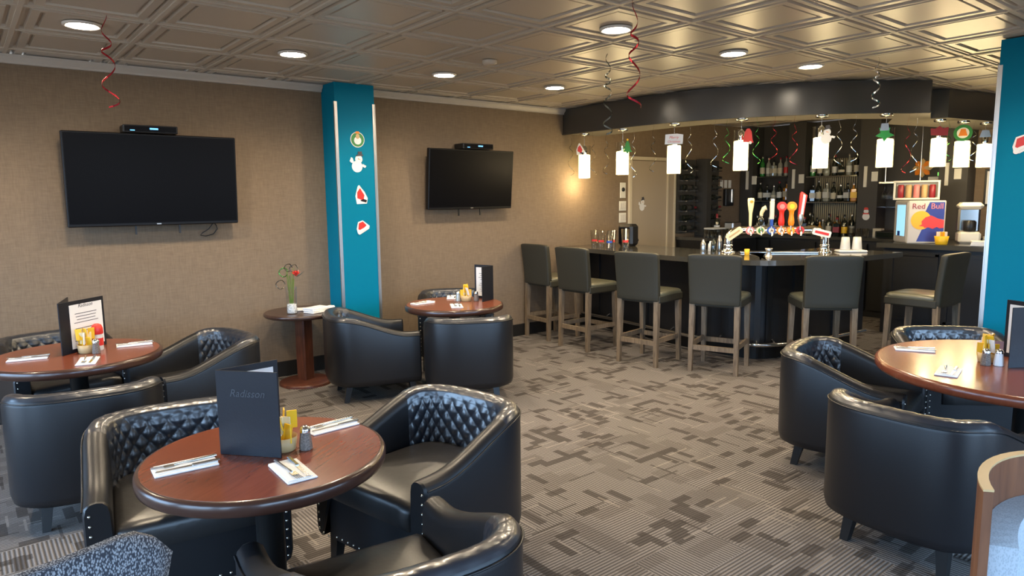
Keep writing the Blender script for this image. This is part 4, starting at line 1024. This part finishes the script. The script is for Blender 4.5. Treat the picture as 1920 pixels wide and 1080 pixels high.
cutout('column_snowman_sticker', 'small red and white snowman sticker on the dark bar column', [('body', circ(.045, 18, 0, -.03), m_napkin, 0), ('head', circ(.03, 16, 0, .035), m_napkin, 1), ('scarf', [(-.04, 0), (.04, 0), (.035, .015), (-.035, .015)], m_red, 2), ('hat', [(-.03, .055), (.03, .055), (.02, .085), (-.02, .085)], m_red, 2)], (8.028, .83, 1.27), R(-90), 'sticker')
for lb, y0, y1, zs in (('glass shelf unit in the left spirit bay', 1.93, 2.43, (1.79, 1.45)), ('glass shelf unit in the right spirit bay', .97, 1.65, (1.77, 1.43))):
    t = thing('spirit_shelf', lb, 'shelf', (8.16, (y0 + y1) / 2, 0))
    for z in zs: B().box((0, 0, z - .01), (.26, y1 - y0, .018)).build('shelf_board', m_bartop, t)
    if y0 < 1.2:
        b = B(); b.box((.125, 0, 1.52), (.012, y1 - y0, .96)); b.build('back_panel', m_mesh, t)
        b = B()
        for k in range(24): b.box((.112, -(y1 - y0) / 2 + (k + .5) * (y1 - y0) / 24, 1.52), (.006, .008, .96))
        for k in range(3): b.box((.108, 0, 1.15 + k * .34), (.006, y1 - y0, .012))
        b.build('lattice', m_darkwall, t)
def bottle_mesh(kind):
    b = B()
    if kind == 'wine': b.lathe([(.036, 0), (.037, .005), (.037, .19), (.030, .215), (.015, .24), (.014, .245)], 12, mi=0).lathe([(.0155, .244), (.0155, .30), (.012, .302)], 10, mi=1).lathe([(.0375, .06), (.0378, .062), (.0378, .15), (.0375, .152)], 12, mi=2)
    elif kind == 'tall': b.lathe([(.034, 0), (.035, .004), (.035, .17), (.026, .20), (.012, .215), (.012, .26)], 12, mi=0).lathe([(.015, .258), (.015, .285), (.012, .287)], 10, mi=1).lathe([(.0355, .04), (.0358, .042), (.0358, .125), (.0355, .127)], 12, mi=2)
    elif kind == 'square': b.box((0, 0, .085), (.075, .075, .17), bev=.010, mi=0).lathe([(.02, .165), (.013, .19), (.013, .22)], 10, mi=0).lathe([(.017, .218), (.017, .245), (.014, .247)], 10, mi=1).box((0, 0, .085), (.0765, .0765, .075), mi=2)
    elif kind == 'round': b.lathe([(.030, 0), (.038, .02), (.041, .06), (.035, .11), (.018, .14), (.012, .15), (.012, .20)], 14, mi=0).lathe([(.016, .198), (.018, .215), (.010, .23)], 10, mi=1).lathe([(.0412, .045), (.0418, .06), (.0402, .08)], 14, mi=2)
    return b
BM = {}
def bottle(kind, gm, cap, lab, x, y, z, label, group, rz=0, sc=1.):
    key = (kind, gm.name, cap.name, lab.name)
    if key not in BM: BM[key] = bottle_mesh(kind).mesh('bottle', [gm, cap, lab])
    o = bpy.data.objects.new('wine_bottle' if kind == 'wine' else 'spirit_bottle', BM[key]); C.objects.link(o); o.location = (x, y, z); o.rotation_euler = (0, 0, rz); o.scale = (1, 1, sc)
    return tag(o, label, 'bottle', group)
ORD = ['first', 'second', 'third', 'fourth', 'fifth', 'sixth', 'seventh', 'eighth', 'ninth', 'tenth', 'eleventh', 'twelfth']
def row(y0, y1, n, x, z, kinds, label, group, jit=.008, dz=0.):
    for k in range(n):
        kd, gm, cap, lab = kinds[k % len(kinds)]
        y = y1 + (y0 - y1) * (k + .5) / n
        look = {'dark_bottle_glass': 'dark', 'pale_spirit_glass': 'clear', 'amber_spirit': 'amber', 'green_bottle_glass': 'green'}[gm.name] + ' ' + {'tall': 'tall', 'square': 'square', 'round': 'bulbous', 'wine': 'slim'}[kd]
        lb = label if n == 1 else '%s bottle, %s from the left %s' % (look, ORD[k], label)
        bottle(kd, gm, cap, lab, x + random.uniform(-.02, .02), y + random.uniform(-.003, .003), z, lb, group, random.uniform(-.5, .5), random.uniform(.88, 1.05))
clear = [('tall', m_pale, m_alu, m_labelw), ('square', m_pale, m_boxblk, m_label), ('tall', m_pale, m_redcap, m_label), ('tall', m_pale, m_alu, m_pale)]
mixd = [('tall', m_bglass, m_alu, m_label), ('square', m_bglass, m_boxblk, m_labelw), ('round', m_pale, m_alu, m_label), ('tall', m_bglass, m_redcap, m_labelw), ('square', m_amber, m_boxblk, m_label)]
row(1.94, 2.42, 5, 8.14, 1.79, [('tall', m_ggreen, m_alu, m_label)] + clear[:3] + [('tall', m_pale, m_redcap, m_red), clear[3]], 'on the left bay top shelf', 'top shelf bottles, left bay')
row(1.94, 2.42, 5, 8.14, 1.45, mixd, 'on the left bay lower shelf', 'lower shelf bottles, left bay')
row(1.94, 2.42, 5, 8.06, CZ, mixd, 'on the counter behind the taps', 'counter bottles, left bay')
row(1.58, 1.65, 1, 8.14, 1.77, [('wine', m_ggreen, m_greenfoil, m_labelw)], 'bright green bottle on the top shelf of the right bay', 'green bottle')
row(.98, 1.56, 6, 8.14, 1.77, [mixd[0], ('round', m_pale, m_alu, m_pale), mixd[3], ('round', m_bglass, m_alu, m_label), clear[0]], 'on the right bay top shelf', 'top shelf bottles, right bay')
row(1.08, 1.64, 6, 8.12, 1.43, [('square', m_bglass, m_boxblk, m_labelw), ('tall', m_bglass, m_alu, m_label), ('square', m_pale, m_alu, m_labelw), ('tall', m_bglass, m_boxblk, m_label), ('round', m_bglass, m_alu, m_labelw)], 'on the right bay middle shelf', 'middle shelf bottles, right bay')
row(.98, 1.08, 1, 8.10, 1.43, [('square', m_amber, m_alu, m_yellow)], 'glowing amber bottle at the right of the middle shelf', 'amber bottle')
row(1.00, 1.66, 7, 8.12, CZ, mixd + [('tall', m_bglass, m_alu, m_bglass)], 'at the right bay counter back', 'counter bottles, right bay')
row(1.02, 1.66, 6, 7.98, CZ, [('square', m_bglass, m_redcap, m_redcap), ('tall', m_bglass, m_boxblk, m_yellow), ('round', m_amber, m_boxblk, m_amber), ('tall', m_bglass, m_boxblk, m_label)], 'at the right bay counter front', 'front counter bottles, right bay')
# wine racks on the left wall
def rack(label, x0, x1, gl):
    t = thing('wine_rack', label, 'wine rack', ((x0 + x1) / 2, WY, 0))
    B().box((0, -.012, 1.52), (x1 - x0, .02, .98)).build('back_board', m_darkwall, t)
    for k in range(7):
        z = 1.10 + k * .135
        for s in (-1, 1): B().box((s * (x1 - x0) * .28, -.075, z - .047), (.018, .12, .012)).build('peg', m_steel, t)
    for k in range(7):
        z = 1.10 + k * .135
        o = bottle('wine', m_bglass, [m_boxblk, m_bglass, m_redcap, m_boxblk, m_alu][k % 5], m_bglass if k % 2 else m_darkwall, 0, 0, 0, gl % ORD[k], 'wine bottles on the wall racks')
        o.location = (x0 + .06, WY - .075, z); o.rotation_euler = (0, R(90), 0); o.scale = (1, 1, 1)
rack('dark wall rack of wine bottles right of the beige door', 6.54, 6.94, 'wine bottle in the rack next to the door, %s from the bottom')
rack('dark wall rack of wine bottles left of the wall phone', 7.10, 7.48, 'wine bottle in the rack left of the phone, %s from the bottom')
t = thing('bar_column', 'narrow dark post between the two wine racks', 'column', (7.02, WY - .10, 0)); B().box((0, 0, (2.02 + CZ) / 2), (.10, .19, 2.02 - CZ - .004)).build('post', m_darkwall, t)
t = thing('wall_phone', 'black wall phone with notes above it near the corner', 'phone', (7.72, WY, 1.50)); B().box((0, -.03, 0), (.20, .05, .24), bev=.008).build('body', m_boxblk, t); B().box((.03, -.066, .02), (.045, .03, .20), (0), bev=.01).build('handset', m_alu, t)
for k in range(3):
    B().box((-.14 + k * .10, -.004, .19), (.07, .003, .11), bev=.0005).build('note', m_paper, t)
bottle('wine', m_bglass, m_redcap, m_labelw, 6.90, 2.25, CZ, 'single wine bottle with red capsule standing below the racks', 'standing wine bottle')
t = thing('till_printer', 'grey receipt printer on the counter below the racks', 'printer', (7.37, 2.32, CZ), R(-15)); B().box((0, 0, .09), (.16, .18, .18), bev=.015).build('body', m_alu, t); B().box((-.082, 0, .12), (.004, .12, .09)).build('paper_slot', m_labelw, t)
for k in range(8):
    glass('tumbler', 'clear tumbler behind the bar by the door, %s from the left' % ORD[k], (6.62 + k * .085 - .02, 2.20 - .0 * k, CZ), .10, .032, .038, 'tumblers on the counter by the door')
t = thing('glass_tray', 'pale tray stacked on the tumblers behind the bar', 'tray', (6.78, 2.20, CZ + .102)); B().box((0, 0, .012), (.26, .16, .022), bev=.006).build('tray', m_labelw, t)
# lower work counter just behind the bar top
# hanging glass rack, fridge, machines at the right
t = thing('glass_rack', 'ceiling-hung rack carrying upturned stem glasses', 'rack', (8.12, .46, 0))
B().box((0, 0, 1.66), (.26, .44, .02)).build('rack_board', m_steel, t)
for s in (-1, 1): B().tube([(0, s * .20, 1.66), (0, s * .20, H - .002)], .008, 6).build('hanger', m_steel, t)
B().box((0, 0, 1.36), (.26, .44, .012)).build('lower_shelf', m_glass, t)
for i in range(2):
    for k in range(6):
        o = thing('stem_glass', 'upturned stem glass in the hanging rack, %s row, %s from the right' % (('front', 'back')[i], ORD[k]), 'glass', (8.04 + i * .13, .27 + k * .072, 1.455), 0, 'hanging stem glasses')
        B().lathe([(.030, 0), (.034, .05), (.026, .09), (.006, .105), (.004, .18), (.030, .190), (.030, .193)], 10).build('glass', m_glass, o)
fa = R(220)   # outward direction of the printed side
t = thing('drinks_fridge', 'small branded drinks fridge with printed side on the counter return', 'fridge', (7.13, -.13, .996), fa)
B().box((0, 0, .225), (.40, .36, .45), bev=.008).build('body', mat('fridge_grey', (.52, .51, .48), .4), t)
# printed side is local +X ; door on local -Y (to the bartender)
def onx(nm, poly, m, x, parent=t):
    b = B(); n = len(poly); b.add([(x, u, v) for u, v in poly] + [(x + .0012, u, v) for u, v in poly], [(i, (i + 1) % n, n + (i + 1) % n, n + i) for i in range(n)] + [tuple(range(n)), tuple(range(n, 2 * n))]); return b.build(nm, m, parent)
m_rbblue = mat('print_blue', (.03, .05, .30), .4); m_rbsil = mat('print_silver', (.55, .52, .50), .35); m_rbyel = mat('print_yellow', (.90, .45, .02), .4); m_rbred = mat('print_red', (.75, .05, .04), .4)
# local +Y is to the image left when seen from +X? (viewer at +X looking to -X sees +Y on the right)
pr = onx('printed_panel', [(-.165, .02), (.165, .02), (.165, .435), (-.165, .435)], m_rbsil, .2002)
onx('blue_field', [(.165, .022), (-.09, .022), (-.03, .18), (.165, .20)], m_rbblue, .2016, pr)
onx('blue_field', [(.165, .433), (.02, .433), (-.02, .33), (.06, .27), (.165, .25)], m_rbblue, .2016, pr)
onx('yellow_disc', circ(.098, 30, -.055, .245), m_rbyel, .2030, pr)
onx('bull_shape', [(-.075, .185), (-.045, .20), (-.05, .235), (-.015, .275), (.04, .295), (.10, .265), (.165, .245), (.165, .165), (.125, .16), (.10, .175), (.06, .155), (.02, .17), (-.02, .165), (-.03, .18)], m_rbred, .2044, pr)
for tx, u, m in (('Red', -.150, m_redcap), ('Bull', .030, m_pink)):
    text_mesh(tx, .082, m, 'lettering', .0006, pr, (.2055, u, .365), (PI / 2, 0, PI / 2), 0, 'LEFT')
dr = B().box((0, -.184, .225), (.36, .008, .42), bev=.003).build('door', m_rbsil, t); B().box((0.02, -.189, .24), (.24, .004, .33)).build('lit_window', m_sky, dr); B().box((-.02, -.192, .10), (.07, .003, .05)).build('can_stack', m_blue, dr)
t = thing('can_display', 'framed display of red drink cans above the fridge', 'display box', (7.30, -.02, 1.452), R(200))
B().box((0, 0, .012), (.16, .44, .02)).box((0, 0, .20), (.16, .44, .02)).box((-.07, 0, .105), (.02, .44, .19)).box((.0, -.21, .105), (.16, .02, .19)).box((.0, .21, .105), (.16, .02, .19)).build('case', m_labelw, t)
for k in range(5):
    B().lathe([(.026, .024), (.030, .030), (.030, .155), (.024, .165)], 12, (.02, -.15 + k * .075, 0)).build('can', [m_redcap, m_tan, m_pink, m_tan, m_redcap][k], t)
t = thing('coffee_machine', 'white and steel coffee machine on the counter return', 'coffee machine', (7.38, -.52, .996), R(205))
B().box((0, 0, .06), (.26, .20, .12), bev=.02).build('base', m_plate, t); B().box((-.06, 0, .24), (.14, .20, .26), bev=.02).build('body', m_steel, t); B().box((0, 0, .39), (.28, .22, .07), bev=.03).build('top_hood', m_plate, t)
B().lathe([(.05, .125), (.06, .14), (.06, .22), (.045, .24)], 16, (.07, 0, 0)).build('jug', m_boxblk, t)
t = thing('crockery_pile', 'pile of white cups and plates beside the coffee machine', 'crockery', (7.34, -.76, .996), R(200))
for k in range(5): B().lathe([(.05, 0), (.085, .012), (.086, .016), (.045, .006)], 20, (0, 0, k * .014)).build('plate', m_plate, t)
for k in range(4): B().lathe([(.025, 0), (.04, .05), (.037, .05), (.022, .005), (.001, .005)], 14, (.0 + .05 * (k % 2) - .02, -.02 + .045 * (k // 2), .078 + .0 * k)).build('cup', m_plate, t)
t = thing('sachet_basket', 'yellow basket of sachets on the counter return', 'basket', (6.95, -.42, .996)); B().lathe([(.05, 0), (.055, .004), (.068, .085), (.064, .085), (.05, .008), (.001, .008)], 18).build('basket', m_yellow, t)
for k in range(8): B().box((.03 * math.cos(k * .8), .03 * math.sin(k * .8), .10), (.04, .006, .06), k * .8, bev=.001).build('sachet', m_yellow if k % 3 else m_paper, t)
t = thing('paper_pad', 'pile of papers on the counter return near the pillar', 'papers', (7.03, -.82, .996), R(15))
for k in range(4): B().box((.004 * k, 0, .006 + k * .011), (.22, .30, .010), R(2 * k), bev=.001).build('sheet', m_paper, t)
t = thing('notice_frame', 'framed white notice on the beige wall at the far right', 'notice', (8.262, -.55, 1.58)); B().box((0, 0, 0), (.02, .36, .42), bev=.004).build('frame', m_boxblk, t); B().box((-.012, 0, 0), (.004, .31, .37)).build('sheet', m_paper, t)
tag(B().box((8.286, -.75, 1.75), (.02, 1.10, 1.50)).build('beige_wall_panel', m_wall), 'beige wall panel behind the notice at the far right', 'wall panel')
t = thing('lit_sign', 'small pink lit sign beside the fridge', 'sign', (7.62, .16, CZ + .012)); B().box((0, 0, .10), (.03, .10, .20), R(25), bev=.004).build('body', m_pinklit, t); B().box((0, 0, -.004), (.10, .14, .014), bev=.003).build('foot', m_boxblk, t)
t.location = (7.86, .23, CZ + .012)
t = thing('cash_register', 'black low cash drawer on the counter left of the fridge', 'cash drawer', (7.93, .455, CZ)); B().box((0, 0, .045), (.30, .30, .085), bev=.008).build('drawer', m_boxblk, t); B().box((-.152, 0, .045), (.004, .26, .06)).build('front', m_bglass, t)
t = thing('white_card_box', 'small white box behind the cash drawer', 'box', (8.02, .665, CZ)); B().box((0, 0, .055), (.10, .10, .11), bev=.004).build('box', m_label, t)
for k in range(3): glass('rocks_glass', 'clear glass right of the spirit counter, %s from the fridge' % ORD[k], (7.90, .77 + k * .09, CZ), .11, .034, .040, 'glasses right of the spirit counter')
t = thing('green_exit_lamp', 'small green and white lit sign above the can display', 'sign', (8.23, .10, 1.66)); B().box((0, 0, 0), (.03, .22, .12), bev=.004).build('housing', m_labelw, t); B().box((-.017, -.06, .09), (.01, .13, .04), bev=.002).build('green_tube', m_greenlit, t)
t = thing('orange_flower', 'orange foil flower ornament high on the bar wall', 'decoration', (8.25, .30, 1.83))
for k in range(8):
    a = k * PI / 4; B().prism([(0, -.012), (.09, -.03), (.12, 0), (.09, .03), (0, .012)], 0, .004).xf(Matrix.Rotation(-PI / 2, 4, 'Y') @ Matrix.Rotation(a, 4, 'Z') @ Matrix.Rotation(.3, 4, 'Y')).build('petal', m_orange if k % 2 else m_tan, t)
